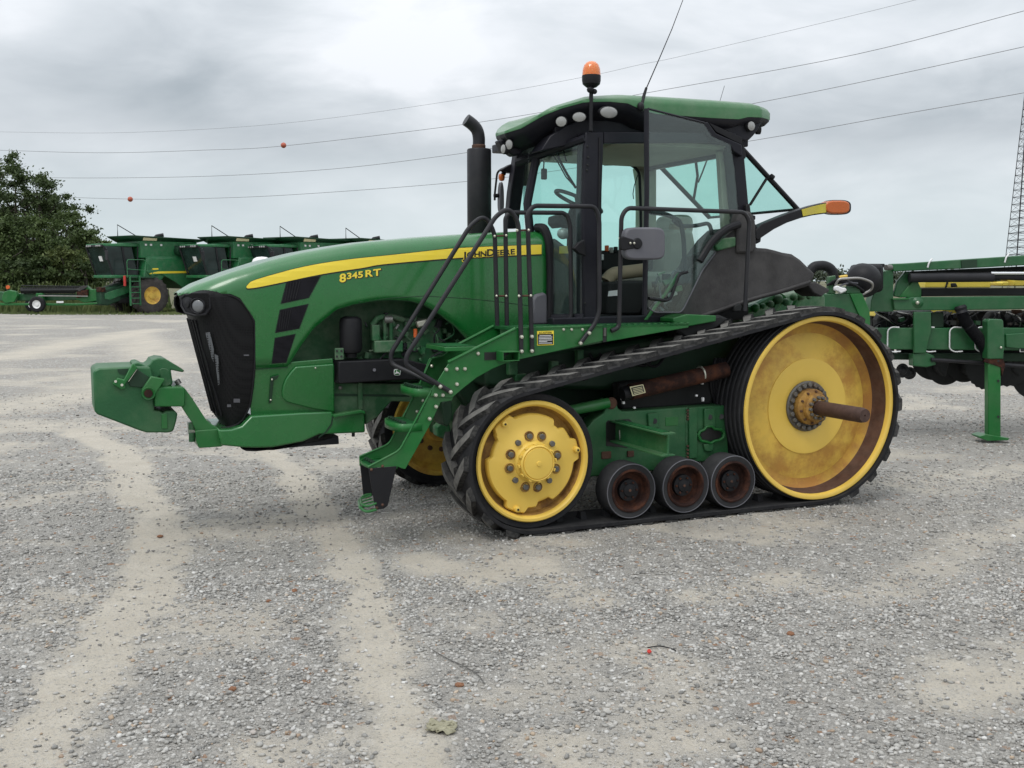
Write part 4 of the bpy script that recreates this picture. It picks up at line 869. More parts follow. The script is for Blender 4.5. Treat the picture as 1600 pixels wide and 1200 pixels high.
MB().tube(rounded([D(1022,331,-.05), D(1050,334,-.07), D(1071,345,-.07), D(1076,372,-.07), D(1077,425,-.06)], .05), .018, 8).build('door_handle_bar', 'plastic_cab', dr)
MB().tube(rounded([D(1058,344,-.05), D(1075,352,-.12), D(1098,352,-.10), D(1120,347,-.10), D(1124,366,-.1)], .05), .016, 8).build('door_handle_bar', 'plastic_cab', dr)
MB().tube(rounded([D(1013,466,.01), D(1040,470,.02), D(1048,464,.01), D(1060,428,.01), D(1074,425,0)], .03), .012, 8).build('door_latch', 'plastic_black', dr)
slab('door_stay', [(1008,500),(1012,500),(1066,428),(1060,426)], -.86, .02, 'green', T, .004)
# green body seen through the door glass, behind it
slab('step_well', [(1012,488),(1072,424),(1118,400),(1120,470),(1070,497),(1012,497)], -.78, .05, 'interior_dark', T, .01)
for k in range(16):
    u = 1022+random.uniform(0, 42); v = 430+random.uniform(0, 55); m_ = random.choice(['interior_dark', 'metal_black', 'green_grimy', 'steel', 'plastic_grey'])
    if k % 2: MB().tube(rounded([L(u, v, -.84), L(u+random.uniform(-14, 14), v-random.uniform(4, 20), -.86), L(u+random.uniform(-6, 20), v-random.uniform(10, 34), -.84)], .05), random.uniform(.005, .011), 6).build('cab_hose', m_, T)
    else: MB().box(L(u, v, -.84), (random.uniform(.02, .09), .03, random.uniform(.02, .06)), Matrix.Rotation(random.uniform(-.6, .6), 3, 'Y')).build('pedal_bracket', m_, T, .003)
# seat, steering column
se = MB().prism([L(1067+18*math.copysign(abs(math.cos(a))**.6, math.cos(a)), 352+17*math.copysign(abs(math.sin(a))**.6, math.sin(a)), .0) for a in np.linspace(0, 2*PI, 24, False)], (0, .28, 0)).build('seat', 'seat_fabric', T, .03)
slab('backrest', [(1046,362),(1056,357),(1084,358),(1088,380),(1080,440),(1040,440),(1042,385)], -.12, .5, 'seat_fabric', se, .04)
slab('cushion', [(985,432),(1000,424),(1085,425),(1090,450),(1080,462),(990,458)], -.2, .6, 'seat_fabric', se, .04)
slab('pillow', [(1052,350),(1070,348),(1074,352),(1073,360),(1056,362),(1052,358)], -.10, .08, 'tan', se, .012)
slab('seat_base', [(1000,455),(1070,455),(1060,496),(1000,496)], -.1, .4, 'interior_dark', se, .03)
MB().tube(rounded([L(948,440,-.35), L(956,428,-.35), L(1006,422,-.35)], .05), .055, 12).build('armrest', 'tan', se)
slab('side_console', [(940,392),(1010,388),(1070,395),(1075,412),(1010,424),(940,424)], .1, .3, 'interior_dark', T, .02)
slab('control_unit', [(952,440),(1010,438),(1012,470),(1000,492),(948,492)], -.45, .25, 'interior_dark', T, .02)
slab('display_stripe', [(951,455),(966,453),(965,462),(950,463)], -.455, .004, 'white', T, 0)
for u, v, m_ in ((948,388,'orange_part'),(955,391,'steel'),(962,390,'interior_dark'),(940,402,'white')): MB().box(L(u, v, .1), (.03, .03, .05)).build('lever', m_, T, .005)
sw_c = L(904, 315, -.05); swx = Vector((.93, 0, -.37)).normalized()
ax = Vector((.40, -.10, .91)).normalized(); x_, y_ = basis(ax)
ste = MB().tube([sw_c+(x_*math.cos(a)+y_*math.sin(a))*.205 for a in np.linspace(0, 2*PI, 40, False)], .016, 10, closed=True).build('steering_wheel', 'plastic_grey', T, sharp=60)
for a in (.4, 2.5, 4.6): MB().tube([sw_c-ax*.03, sw_c+(x_*math.cos(a)+y_*math.sin(a))*.2], .012, 8).build('spoke', 'plastic_grey', ste)
MB().tube([sw_c-ax*.02, sw_c-ax*.10, L(893, 400, -.05), L(880, 470, -.05)], .045, 10).build('steering_column', 'interior_dark', ste)
slab('column_console', [(874,337),(890,332),(905,344),(906,352),(898,357),(892,352),(880,356),(873,348)], -.15, .22, 'interior_dark', ste, .012)
wl = MB().ball(L(880, 365, -.55), .048, 12, (1, 1, .9)).build('fender_lamp', 'lens_white', T); wl.scale = (1, 1, 1)
MB().tube([L(880,366,-.52), L(888,372,-.50), L(890,392,-.45)], .014, 8).build('lamp_stalk', 'plastic_black', wl)
# front wipers and inner mirror
MB().tube([L(860,236,-.45), L(872,254,-.48), L(884,276,-.5), L(900,294,-.52)], .006, 6).build('wiper_arm', 'plastic_black', T)
MB().tube([L(867,226,-.45), L(874,250,-.48), L(886,272,-.5), L(900,294,-.52)], .010, 6).build('wiper_blade', 'plastic_black', T)
MB().tube([L(879,231,-.45), L(885,252,-.5)], .006, 6).build('wiper_arm', 'plastic_black', T)
MB().box(L(850, 272, .1), (.05, .03, .09)).build('inner_mirror', 'plastic_grey', T, .01)
MB().tube([L(846,250,.1), L(850,253,.1), L(849,268,.1)], .006, 6).build('mirror_stem', 'plastic_black', T)
# ---------------- roof
def roof_outline(k, dz):               # plan outline of the roof shrunk by k
    base_ = [(2.20,-.62),(2.12,-.78),(1.95,-.83),(.95,-.83),(.75,-.80),(.52,-.68),(.12,-.42),(.03,-.28),(-.0,-.1),(.03,.1),(.12,.28),(.45,.62),(.75,.80),(.95,.83),(1.95,.83),(2.12,.78),(2.20,.62)]
    cx_, cy_ = 1.15, 0
    return [Vector((cx_+(x-cx_)*k, y*k, dz(x))) for x, y in base_]
def edge_bottom(x): return interp(x, (.10, .19, .33, .45, .60, .80, 1.03, 1.10, 1.7, 1.95, 2.05, 2.25, 2.40), (2.915, 2.945, 3.035, 3.085, 3.128, 3.142, 3.135, 3.075, 3.075, 3.08, 3.105, 3.112, 3.108))
def edge_top(x): return interp(x, (.10, .19, .35, .6, .9, 1.4, 1.9, 2.25, 2.40), (2.94, 2.985, 3.08, 3.155, 3.18, 3.19, 3.195, 3.20, 3.185))
def dense(poly, n=5):
    out = []
    for i in range(len(poly)-1):
        for k in range(n): out.append(poly[i].lerp(poly[i+1], k/n))
    out.append(poly[-1]); return out
base_ = [(2.345,-.60),(2.33,-.72),(2.18,-.81),(1.95,-.83),(.95,-.83),(.66,-.81),(.40,-.72),(.20,-.58),(.11,-.45),(.12,-.32),(.18,-.1),(.28,.1),(.50,.40),(.75,.64),(.95,.80),(1.2,.83),(1.95,.83),(2.25,.78),(2.37,.62),(2.37,0),(2.345,-.60)]
ol = dense([Vector((x, y, 0)) for x, y in base_], 8)
ring_rows = []
for k, fn in ((.965, lambda x: edge_bottom(x)+.0), (1.0, lambda x: edge_bottom(x)), (1.0, lambda x: edge_bottom(x)*.35+edge_top(x)*.65), (.985, lambda x: edge_top(x)), (.93, lambda x: edge_top(x)+.026), (.75, lambda x: edge_top(x)+.055), (.4, lambda x: edge_top(x)+.07), (.02, lambda x: 3.255)):
    ring_rows.append([Vector((1.15+(p.x-1.15)*k, p.y*k, min(fn(p.x), 3.258))) for p in ol])
rf = MB().grid(ring_rows).build('roof', 'green_roof', T, sharp=60)
# dark underside with a visor rim
und = []
for k, dz in ((.995, .012), (.995, -.012), (.97, -.045), (.90, -.085), (.82, -.11)):
    und.append([Vector((1.15+(p.x-1.15)*k, p.y*k, edge_bottom(p.x)+dz)) for p in ol])
und.append([Vector((1.15+(p.x-1.15)*.6, p.y*.6, 2.93)) for p in ol]); und.append([Vector((1.15, 0, 2.93)) for p in ol])
ru = MB().grid(und).build('roof_underside', 'plastic_cab', rf, sharp=50)
slab('roof_side_box', [(845,236),(860,212),(885,196),(912,186),(990,182),(1010,190),(1010,208),(945,208),(915,222)], -.66, .20, 'plastic_cab', rf, .01)
slab('rear_corner_box', [(1110,188),(1150,190),(1158,184),(1172,180),(1190,184),(1192,190),(1184,205),(1178,212),(1172,218),(1165,221),(1150,216)], -.77, .30, 'plastic_cab', rf, .015)
slab('front_corner_box', [(779,219),(800,213),(812,218),(830,226),(812,242),(803,244),(795,238),(788,237)], -.36, .10, 'plastic_cab', rf, .015)
def wlight(u, v, Y, r, ax, sx=1.35, parent=rf):
    ax = Vector(ax).normalized(); c = L(u, v, Y); o = MB(); x = Vector((0, 0, 1)).cross(ax).normalized(); y = ax.cross(x)
    vs_ = []; prof = [(1.12, -.03), (1.14, .0), (1.05, .006)]
    h_ = MB(); rows_ = [[c+ax*h+(x*math.cos(t)*sx+y*math.sin(t))*r*k for t in np.linspace(0, 2*PI, 29)] for k, h in prof]; 
    hs_ = h_.grid(rows_).build('work_light', 'plastic_black', parent)
    rows_ = [[c+ax*h+(x*math.cos(t)*sx+y*math.sin(t))*r*k for t in np.linspace(0, 2*PI, 29)] for k, h in ((1.05, .002), (.95, .007), (.6, .011), (.3, .013), (.01, .0135))]
    MB().grid(rows_).build('lamp_lens', 'lens_white', hs_); return hs_
wlight(951, 175.5, -.855, .040, (0, -1, -.1), 1.75)
wlight(905, 183, -.80, .034, (-.45, -.9, -.1), 1.4)
wlight(877, 190, -.74, .036, (-.6, -.8, -.1), 1.1)
wlight(795.5, 226, -.46, .036, (-.55, -.8, -.05), .75); wlight(787, 233, -.43, .034, (-.97, -.25, 0), .8)
wlight(1173.5, 197, -.80, .036, (.15, -1, -.05), 1.05); wlight(1187, 203, -.72, .032, (.95, -.35, 0), .9)
for y_ in (): wl2 = wlight(787, 233, y_, .034, (-1, 0, 0), 1)
MB().tube([L(842,213,-.5), L(853,227,-.5)], .008, 6).build('hatch_stay', 'plastic_grey', rf)
# beacon on its post
bc = L(924, 125, -.80)
be = MB().lathe([(.0644, -0.0261), (.0696, -0.0043), (.0696, 0.0305), (.0661, 0.0348)][::-1], bc, (0, 0, 1), 28).build('beacon', 'plastic_black', T)
MB().lathe([(.0679, 0.0313), (.0679, 0.0435), (.0644, 0.0783), (.0539, 0.1087), (.0348, 0.1279), (.0130, 0.1357), (.0009, 0.1366)], bc, (0, 0, 1), 32).build('beacon_lens', 'lens_orange', be)
MB().lathe([(.0696, -0.0035), (.0644, -0.0305), (.0391, -0.0522), (.0191, -0.0592), (.0174, -0.0870)], bc, (0, 0, 1), 24).build('beacon_base', 'plastic_black', be)
MB().tube([bc+Vector((0, 0, -.06)), L(923.5, 158, -.80), L(923, 205, -.83)], .0155, 10).build('beacon_post', 'plastic_black', be)
MB().ball(L(929, 143, -.82), .02, 6).build('clamp_knob', 'plastic_black', be); MB().ball(L(922, 140, -.82), .025, 6).build('clamp_knob', 'plastic_black', be)
# antennas
an = MB().tube([L(1001, 168, -.84), L(1006, 150, -.80), L(1010, 137, -.80)], .016, 8, r2=.010).build('antenna', 'plastic_black', T)
MB().ball(L(1001, 167, -.84), .028, 6, (1, 1, 1.3)).build('antenna_base', 'plastic_black', an)
MB().tube([L(1009, 140, -.80), L(1030, 92, -.8), L(1050, 45, -.8), L(1067, 0, -.8), L(1072, -20, -.8)], .0045, 6, r2=.002).build('antenna_whip', 'plastic_black', an)
MB().tube([L(1124, 161, .2), L(1132, 134, .2)], .002, 6).build('thin_aerial', 'metal_black', T)
# exhaust on the far side of the hood
EY = .50
ex = MB().lathe([(.001, 0), (.095, 0), (.102, .01), (.102, .66), (.097, .67), (.055, .675)], L(749, 372, EY), (0, 0, 1), 36).build('exhaust_stack', 'fender_grey', T)
ex.data.materials[0] = MATS['metal_black']
zt_ = L(749, 233, EY); ex.scale = (1, 1, 1)
px_ = L(749, 372, EY)
# reshape stack height to its true top
for v in ex.data.vertices:
    if v.co.z > px_.z+.3: v.co.z += (zt_.z-(px_.z+.67))
MB().tube(rounded([L(748,236,EY), L(748.5,215,EY), L(746,203,EY), L(738,194,EY), L(728,187,EY)], .06), .052, 20).build('exhaust_elbow', 'metal_black', ex)
MB().lathe([(.056, 0), (.058, .01), (.058, .025), (.054, .03)], L(748, 232, EY), (0, 0, 1), 24).build('exhaust_collar', 'rust', ex)
# far mirror and marker lamp
fm = MB().prism([L(784.5+4.3*math.cos(a)*(.8+.2*math.sin(a)), 308+24*math.copysign(abs(math.sin(a))**.6, math.sin(a)), .92) for a in np.linspace(0, 2*PI, 24, False)], (0, .06, 0)).build('far_mirror', 'plastic_grey', T, .006)
MB().tube(rounded([L(804,263,.8), L(788,262,.9), L(777,268,.95), L(773,304,.95), L(773,313,.95)], .05), .010, 8).build('mirror_arm', 'plastic_black', fm)
slab('mirror_mount', [(783,265),(797,257),(806,254),(806,270),(798,270),(790,268)], .78, .08, 'plastic_black', fm, .008)
MB().tube([L(772,306,.95), L(784,305,.95)], .018, 8).build('mirror_joint', 'plastic_black', fm)
MB().lathe([(.001, -.035), (.022, -.028), (.03, 0), (.028, .02), (.02, .03)], L(784, 277, .85), (0, 0, 1), 16).build('marker_lamp', 'lens_amber', fm)
MB().ball(L(787, 271, .85), .022, 6).build('lamp_socket', 'plastic_black', fm)
# ---------------- rear fender cover, arm with reflectors
FEN = [(1066,487),(1082,455),(1098,422),(1116,397),(1134,372),(1152,355),(1181,357),(1182,387),(1200,388),(1213,391),(1225,394.5),(1240,397),(1252,405),(1263,416),(1275,427),(1272,436),(1266,447),(1240,455),(1200,465),(1168,475),(1140,484),(1120,492),(1085,498),(1068,498)]
fe = slab('fender', FEN, -.90, .42, 'fender_grey', T, .035)
MB().tube(rounded([L(1085,497,-.905), L(1120,486,-.905), L(1170,468,-.905), L(1220,455,-.905), L(1266,440,-.905)], .1), .013, 8).build('fender_lip', 'fender_grey', fe)
slab('pillar_boot', [(1152,343),(1158,330),(1174,330),(1181,345),(1183,388),(1176,396),(1152,396)], -.93, .12, 'fender_grey', fe, .02)
MB().tube(rounded([L(1093,408,-.92), L(1112,376,-.92), L(1135,357,-.92), L(1155,350,-.92)], .12), .030, 10).build('fender_hose', 'plastic_black', fe)
slab('green_corner', [(1118,384),(1130,372),(1150,370),(1150,385),(1122,392)], -.93, .05, 'green_grimy', fe, .01)
slab('flare_tip', [(1262,445),(1268,441),(1276,441),(1296,452),(1296,456),(1289,459),(1284,464),(1272,458)], -.80, .25, 'fender_grey', fe, .01)
slab('mud_flap', [(1048,505),(1082,503),(1125,492),(1140,498),(1120,514),(1076,530),(1060,520)], -.95, .25, 'interior_dark', T, .02)
slab('fender_cap', [(1148,478),(1156,473),(1160,478),(1158,487),(1148,487)], -.93, .05, 'interior_dark', fe, .01)
am = slab('marker_arm', [(1181,360),(1190,350.5),(1210,342),(1230,334),(1250,327.2),(1272,320.5),(1292,316),(1292,333.5),(1270,336.5),(1252,340.5),(1230,348),(1210,358),(1192,370),(1185,375),(1181,372)], -.86, .09, 'plastic_black', T, .006)
slab('yellow_reflector', [(1253,327.5),(1272,322),(1291,317.8),(1291,332),(1273,334.2),(1255,338)], -.866, .008, 'sticker_yellow', am, .001)
ol_ = MB().prism([L(1310+18.5*math.copysign(abs(math.cos(a))**.6, math.cos(a)), 323.5+10.3*math.copysign(abs(math.sin(a))**.6, math.sin(a)), -.875) for a in np.linspace(0, 2*PI, 30, False)], (0, .10, 0)).build('turn_lamp', 'lens_amber', am, .012)
MB().prism([L(1309.5+21*math.copysign(abs(math.cos(a))**.6, math.cos(a)), 323.8+11.6*math.copysign(abs(math.sin(a))**.6, math.sin(a)), -.83) for a in np.linspace(0, 2*PI, 30, False)], (0, .05, 0)).build('lamp_housing', 'plastic_black', am, .008)
slab('arm_mount', [(1166,320),(1172,318),(1174,335),(1181,337),(1181,343),(1178,345),(1186,360),(1190,367),(1189,378),(1183,381),(1172,378),(1166,345)], -.84, .12, 'plastic_black', T, .008)
# rear linkage, green parts behind the fender
rl = slab('rear_hitch', [(1150,482),(1200,468),(1270,450),(1290,462),(1290,520),(1240,540),(1160,540)], -.15, .5, 'green_grimy', T, .02)
for (a, c) in (((1180,480),(1215,460)),((1205,490),(1222,462)),((1240,480),(1256,448)),((1150,490),(1190,476))):
    MB().tube([L(*a, -.4), L(*c, -.4)], .04, 10).build('lift_link', 'green', rl)
for k in range(8): MB().ball(L(1180+k*12, 478-k*2.2+random.uniform(-5, 5), -.45), random.uniform(.02, .045), 6).build('coupler', random.choice(['green', 'green_grimy', 'green_engine']), rl)
MB().tube([L(1090, 560, -.5), L(1100, 545, -.5), L(1150, 520, -.5)], .05, 10).build('final_drive', 'green_grimy', rl)
# ================================================================== GROUND
_tab = rng.random((256, 256))
def vnoise(x, y):
    xi = np.floor(x).astype(int); yi = np.floor(y).astype(int); fx = x-xi; fy = y-yi; fx = fx*fx*(3-2*fx); fy = fy*fy*(3-2*fy)
    g = lambda a, b: _tab[a & 255, b & 255]
    return (g(xi, yi)*(1-fx)+g(xi+1, yi)*fx)*(1-fy)+(g(xi, yi+1)*(1-fx)+g(xi+1, yi+1)*fx)*fy
def fbm(x, y, o=4, g=.5):
    s = 0; a = 1; t = 0
    for k in range(o): s = s+a*vnoise(x*2**k+17*k, y*2**k+31*k); t += a; a *= g
    return s/t
def seg_dist(x, y, pts):
    d = np.full(x.shape, 1e9)
    for a, b in zip(pts[:-1], pts[1:]):
        dx, dy = b[0]-a[0], b[1]-a[1]; l2 = dx*dx+dy*dy
        t = np.clip(((x-a[0])*dx+(y-a[1])*dy)/l2, 0, 1); d = np.minimum(d, np.hypot(x-a[0]-t*dx, y-a[1]-t*dy))
    return d
BANDS = [([(20,1260),(75,1150),(150,1050),(225,940),(255,860),(235,790),(205,740),(180,700),(120,670)], .19, 1.0),
         ([(640,1260),(615,1130),(590,1040),(570,950),(550,880),(505,810),(470,760),(430,710),(330,660)], .17, .85),
         ([(0,790),(120,770),(235,745)], .18, .5), ([(0,850),(110,845),(240,835)], .10, .3), ([(0,960),(100,925),(190,900)], .10, .3),
         ([(0,640),(160,610),(250,560),(200,520),(0,560)], .9, .6), ([(0,560),(150,530),(240,515)], .8, .7),
         ([(660,870),(760,905),(830,880),(900,930)], .22, .75), ([(850,1050),(960,1010),(1080,1060),(1010,1120)], .20, .45), ([(880,1170),(960,1190),(1100,1150)], .2, .6),
         ([(1100,930),(1230,900),(1330,930)], .20, .5), ([(1480,1080),(1560,1040),(1620,1020)], .25, .7), ([(1390,920),(1500,850),(1600,820)], .25, .45), ([(690,830),(750,850)], .2, .4),
         ([(1420,760),(1600,730)], .4, .5), ([(500,1240),(420,1180),(560,1150)], .15, .5)]
BANDS = [([tuple(G(u, min(v, 1500))[:2]) for u, v in pts], w, s) for pts, w, s in BANDS]
def dustmask(x, y):
    wx = x+.25*(fbm(x*1.7+5, y*1.7)-.5)+.09*(fbm(x*9, y*9+40, 3)-.5); wy = y+.35*(fbm(x*1.7+50, y*1.7+9)-.5)
    m = np.zeros(x.shape)
    for pts, w, s in BANDS:
        d = seg_dist(wx, wy, pts); m = np.maximum(m, s*np.clip(1.45-d/w, 0, 1))
    n = fbm(x*.55+3, y*.9+8, 5, .6); m = np.maximum(m, np.clip((n-.52)*4, 0, .55))
    n2 = fbm(x*5, y*5+70, 4, .6)
    return np.clip(m*(.30+1.3*n2)*(.8+.5*fbm(x*14, y*14+5, 3)), 0, 1)
def gheight(x, y):
    h = .018*(fbm(x*.5, y*.5+5, 3)-.5)+.012*(fbm(x*2.1+9, y*2.1, 3)-.5)
    near = np.exp(-((y-8)/14)**2)
    h = h-.010*near*0
    lx = cps*(x-TX)+sps*(y-TY); ly = -sps*(x-TX)+cps*(y-TY)     # pushed-up gravel along the tracks
    sx_ = np.clip((lx+.35)/.25, 0, 1)*np.clip((2.95-lx)/.3, 0, 1)
    for yc in (-1.04, .95): h = h+.024*sx_*np.exp(-((np.abs(ly-yc)-.20)/.16)**2)*(.75+.5*fbm(x*12, y*12, 3))
    return h-.004
def axis(lo, d0, d1, hi, step, grow):
    a = list(np.arange(d0, d1, step)); s = step
    x = a[-1]
    while x < hi: s *= grow; x += s; a.append(x)
    x = a[0]; s = step; pre = []
    while x > lo: s *= grow; x -= s; pre.append(x)
    return np.array(pre[::-1]+a)
gx = axis(-700, -4.5, 6.5, 700, .022, 1.035); gy = axis(-60, 3.0, 12.5, 1400, .022, 1.03)
XX, YY = np.meshgrid(gx, gy); DM = dustmask(XX, YY)
HH = gheight(XX, YY)-.007*np.clip(DM*1.4-.5, 0, 1)*(.5+.5*np.sin(YY*34+XX*9))*(fbm(XX*2.3, YY*2.3+3, 2) > .5)+.005*(1-DM)*(fbm(XX*28, YY*28, 3)-.5)+.010*(1-DM)*(fbm(XX*9+3, YY*9, 3)-.5)
HH = np.where(YY > 30, HH*np.clip(1-(YY-30)/30, 0, 1)-.004, HH)
me = bpy.data.meshes.new('ground'); nr, nc = XX.shape
co = np.stack([XX, YY, HH], -1).reshape(-1, 3).astype(np.float32)
idx = np.arange(nr*nc).reshape(nr, nc); q = np.stack([idx[:-1, :-1], idx[:-1, 1:], idx[1:, 1:], idx[1:, :-1]], -1).reshape(-1, 4)
me.vertices.add(len(co)); me.vertices.foreach_set('co', co.ravel()); me.loops.add(q.size); me.loops.foreach_set('vertex_index', q.ravel().astype(np.int32))
me.polygons.add(len(q)); me.polygons.foreach_set('loop_start', np.arange(0, q.size, 4, dtype=np.int32)); me.update()
me.polygons.foreach_set('use_smooth', np.ones(len(q), bool))
at = me.attributes.new('dust', 'FLOAT', 'POINT'); at.data.foreach_set('value', DM.ravel().astype(np.float32))
ground = bpy.data.objects.new('ground', me); COL.objects.link(ground); tag(ground, 'grey gravel yard with pale dusty wheel tracks', None, None, 'structure')
def ground_mat():
    m = bpy.data.materials.new('gravel_ground'); m.use_nodes = True; nt = m.node_tree; N = nt.nodes.new; K = nt.links.new; b = nt.nodes['Principled BSDF']
    b.inputs['Roughness'].default_value = .95; b.inputs['Specular IOR Level'].default_value = .2
    tc = N('ShaderNodeTexCoord'); at = N('ShaderNodeAttribute'); at.attribute_name = 'dust'
    def vor(s, rnd=1):
        v = N('ShaderNodeTexVoronoi'); v.inputs['Scale'].default_value = s; K(tc.outputs['Object'], v.inputs['Vector']); return v
    def noi(s, d=5, r=.6):
        n = N('ShaderNodeTexNoise'); n.inputs['Scale'].default_value = s; n.inputs['Detail'].default_value = d; n.inputs['Roughness'].default_value = r; K(tc.outputs['Object'], n.inputs['Vector']); return n.outputs[0]
    def mix(f, a, c, blend='MIX'):
        x = N('ShaderNodeMixRGB'); x.blend_type = blend
        for i, s in enumerate((f, a, c)):
            if isinstance(s, (int, float)): x.inputs[i].default_value = s if i == 0 else (s, s, s, 1)
            elif isinstance(s, tuple): x.inputs[i].default_value = s+(1,)
            else: K(s, x.inputs[i])
        return x.outputs[0]
    def mr(x, a, c, lo=0, hi=1):
        r = N('ShaderNodeMapRange'); K(x, r.inputs[0])
        for i, q in enumerate((a, c, lo, hi)): r.inputs[i+1].default_value = q
        return r.outputs[0]
    v1 = vor(75); v2 = vor(130); v3 = vor(32)
    sep = N('ShaderNodeSeparateColor'); K(v1.outputs['Color'], sep.inputs[0]); sep2 = N('ShaderNodeSeparateColor'); K(v2.outputs['Color'], sep2.inputs[0])
    sep3 = N('ShaderNodeSeparateColor'); K(v3.outputs['Color'], sep3.inputs[0])
    g1 = mix(mr(sep.outputs[0], 0, 1), (.19, .182, .168), (.55, .53, .495)); g2 = mix(mr(sep2.outputs[1], 0, 1), (.175, .167, .152), (.55, .525, .48))
    g = mix(.5, g1, g2); g = mix(mr(noi(7, 5, .6), .35, .65), mix(.22, g, (.16, .15, .135)), g); g = mix(mr(sep3.outputs[2], .955, .965), g, (.66, .64, .60)); g = mix(mr(sep3.outputs[0], .975, .98), g, (.30, .17, .10))
    g = mix(mr(v1.outputs['Distance'], .3, .9), g, mix(.35, g, (.12, .115, .10)))
    g = mix(mr(noi(.7, 6, .65), .35, .65), g, mix(.38, g, (.41, .385, .34)))
    d = mix(mr(noi(3.0, 8, .7), .3, .7), (.46, .415, .34), (.56, .515, .435)); d = mix(mr(sep2.outputs[0], .70, .8), d, mix(.55, d, g1)); d = mix(mr(noi(45, 4, .7), .3, .7), mix(.25, d, (.30, .265, .215)), d)
    f = mr(at.outputs['Fac'], .10, .75, 0, .95)
    c = mix(f, g, d)
    sp = N('ShaderNodeSeparateXYZ'); K(tc.outputs['Object'], sp.inputs[0])
    # beyond the yard the ground is rough grass
    ed = N('ShaderNodeMath'); ed.operation = 'ADD'; K(sp.outputs[1], ed.inputs[0]); K(mr(noi(.25, 4), .3, .7, -6, 6), ed.inputs[1])
    gr = mix(mr(noi(1.2, 6, .7), .35, .65), (.06, .07, .035), (.20, .185, .12)); c = mix(mr(ed.outputs[0], 60, 64), c, gr)
    K(c, b.inputs['Base Color'])
    hsum = N('ShaderNodeMath'); hsum.operation = 'MULTIPLY_ADD'; K(mr(v1.outputs['Distance'], 0, .6, 1, 0), hsum.inputs[0]); K(mr(f, 0, 1, 1, .15), hsum.inputs[1]); K(noi(220, 3), hsum.inputs[2])
    bp = N('ShaderNodeBump'); bp.inputs['Strength'].default_value = 1.0; bp.inputs['Distance'].default_value = .009; K(hsum.outputs[0], bp.inputs['Height']); K(bp.outputs[0], b.inputs['Normal'])
    MATS['ground'] = m; return m
ground.data.materials.append(ground_mat())
# ------------------------------------------------------------------ loose stones lying on it
def stone_mat():
    m = bpy.data.materials.new('stones'); m.use_nodes = True; nt = m.node_tree; N = nt.nodes.new; K = nt.links.new; b = nt.nodes['Principled BSDF']
    b.inputs['Roughness'].default_value = .9; b.inputs['Specular IOR Level'].default_value = .25
    a = N('ShaderNodeAttribute'); a.attribute_name = 'tone'; r = N('ShaderNodeValToRGB'); K(a.outputs['Fac'], r.inputs[0]); e = r.color_ramp.elements
    e[0].position = 0; e[0].color = (.18, .175, .165, 1); e[1].position = 1; e[1].color = (.57, .56, .53, 1)
    for p, c in ((.45, (.34, .33, .305)), (.80, (.43, .415, .385)), (.93, (.45, .44, .42)), (.94, (.30, .22, .16)), (.965, (.38, .30, .22)), (.985, (.55, .54, .51))): x = e.new(p); x.color = c+(1,)
    n = N('ShaderNodeTexNoise'); n.inputs['Scale'].default_value = 90; tc = N('ShaderNodeTexCoord'); K(tc.outputs['Object'], n.inputs['Vector']); mr = N('ShaderNodeMapRange'); K(n.outputs[0], mr.inputs[0]); mr.inputs[3].default_value = .7; mr.inputs[4].default_value = 1.25
    mx = N('ShaderNodeMixRGB'); mx.blend_type = 'MULTIPLY'; mx.inputs[0].default_value = 1; K(r.outputs[0], mx.inputs[1]); cb = N('ShaderNodeCombineXYZ')
    for i in range(3): K(mr.outputs[0], cb.inputs[i])
    K(cb.outputs[0], mx.inputs[2]); K(mx.outputs[0], b.inputs['Base Color']); MATS['stones'] = m
stone_mat()
ph_ = (1+5**.5)/2
ICO = np.array([(-1,ph_,0),(1,ph_,0),(-1,-ph_,0),(1,-ph_,0),(0,-1,ph_),(0,1,ph_),(0,-1,-ph_),(0,1,-ph_),(ph_,0,-1),(ph_,0,1),(-ph_,0,-1),(-ph_,0,1)])/math.sqrt(1+ph_**2)
ICF = np.array([(0,11,5),(0,5,1),(0,1,7),(0,7,10),(0,10,11),(1,5,9),(5,11,4),(11,10,2),(10,7,6),(7,1,8),(3,9,4),(3,4,2),(3,2,6),(3,6,8),(3,8,9),(4,9,5),(2,4,11),(6,2,10),(8,6,7),(9,8,1)])
def scatter(n, y0, y1, r0, r1, power):
    y = y0+(y1-y0)*rng.random(n)**1.0; half = y*.56+.6; x = (rng.random(n)*2-1)*half
    p = (y*.56+.6)/(y1*.56+.6); keep = rng.random(n) < p; x, y = x[keep], y[keep]
    dm = dustmask(x, y); keep = rng.random(len(x)) < np.clip((1-dm)**1.5, .07, 1)*(.35+.9*fbm(x*3, y*3, 3)); x, y = x[keep], y[keep]
    r = r0+(r1-r0)*rng.random(len(x))**power; return x, y, r
parts_ = [scatter(110000, 3.4, 6.4, .003, .0135, 2.6), scatter(90000, 5.5, 10, .0042, .0145, 2.6), scatter(40000, 9, 17, .007, .017, 2.4)]
sx = np.concatenate([p[0] for p in parts_]); sy = np.concatenate([p[1] for p in parts_]); sr = np.concatenate([p[2] for p in parts_]); n = len(sx)
V = ICO[None]*(1+.55*(rng.random((n, 12, 1))-.5))
V = V*np.stack([.8+.6*rng.random(n), .75+.5*rng.random(n), .45+.35*rng.random(n)], -1)[:, None, :]
an_ = rng.random(n)*2*PI; ca, sa = np.cos(an_), np.sin(an_); tl = (rng.random(n)-.5)*.9; ct, st_ = np.cos(tl), np.sin(tl)
vx, vy, vz = V[..., 0], V[..., 1], V[..., 2]; vx, vz = vx*ct[:, None]+vz*st_[:, None], -vx*st_[:, None]+vz*ct[:, None]
vx, vy = vx*ca[:, None]-vy*sa[:, None], vx*sa[:, None]+vy*ca[:, None]
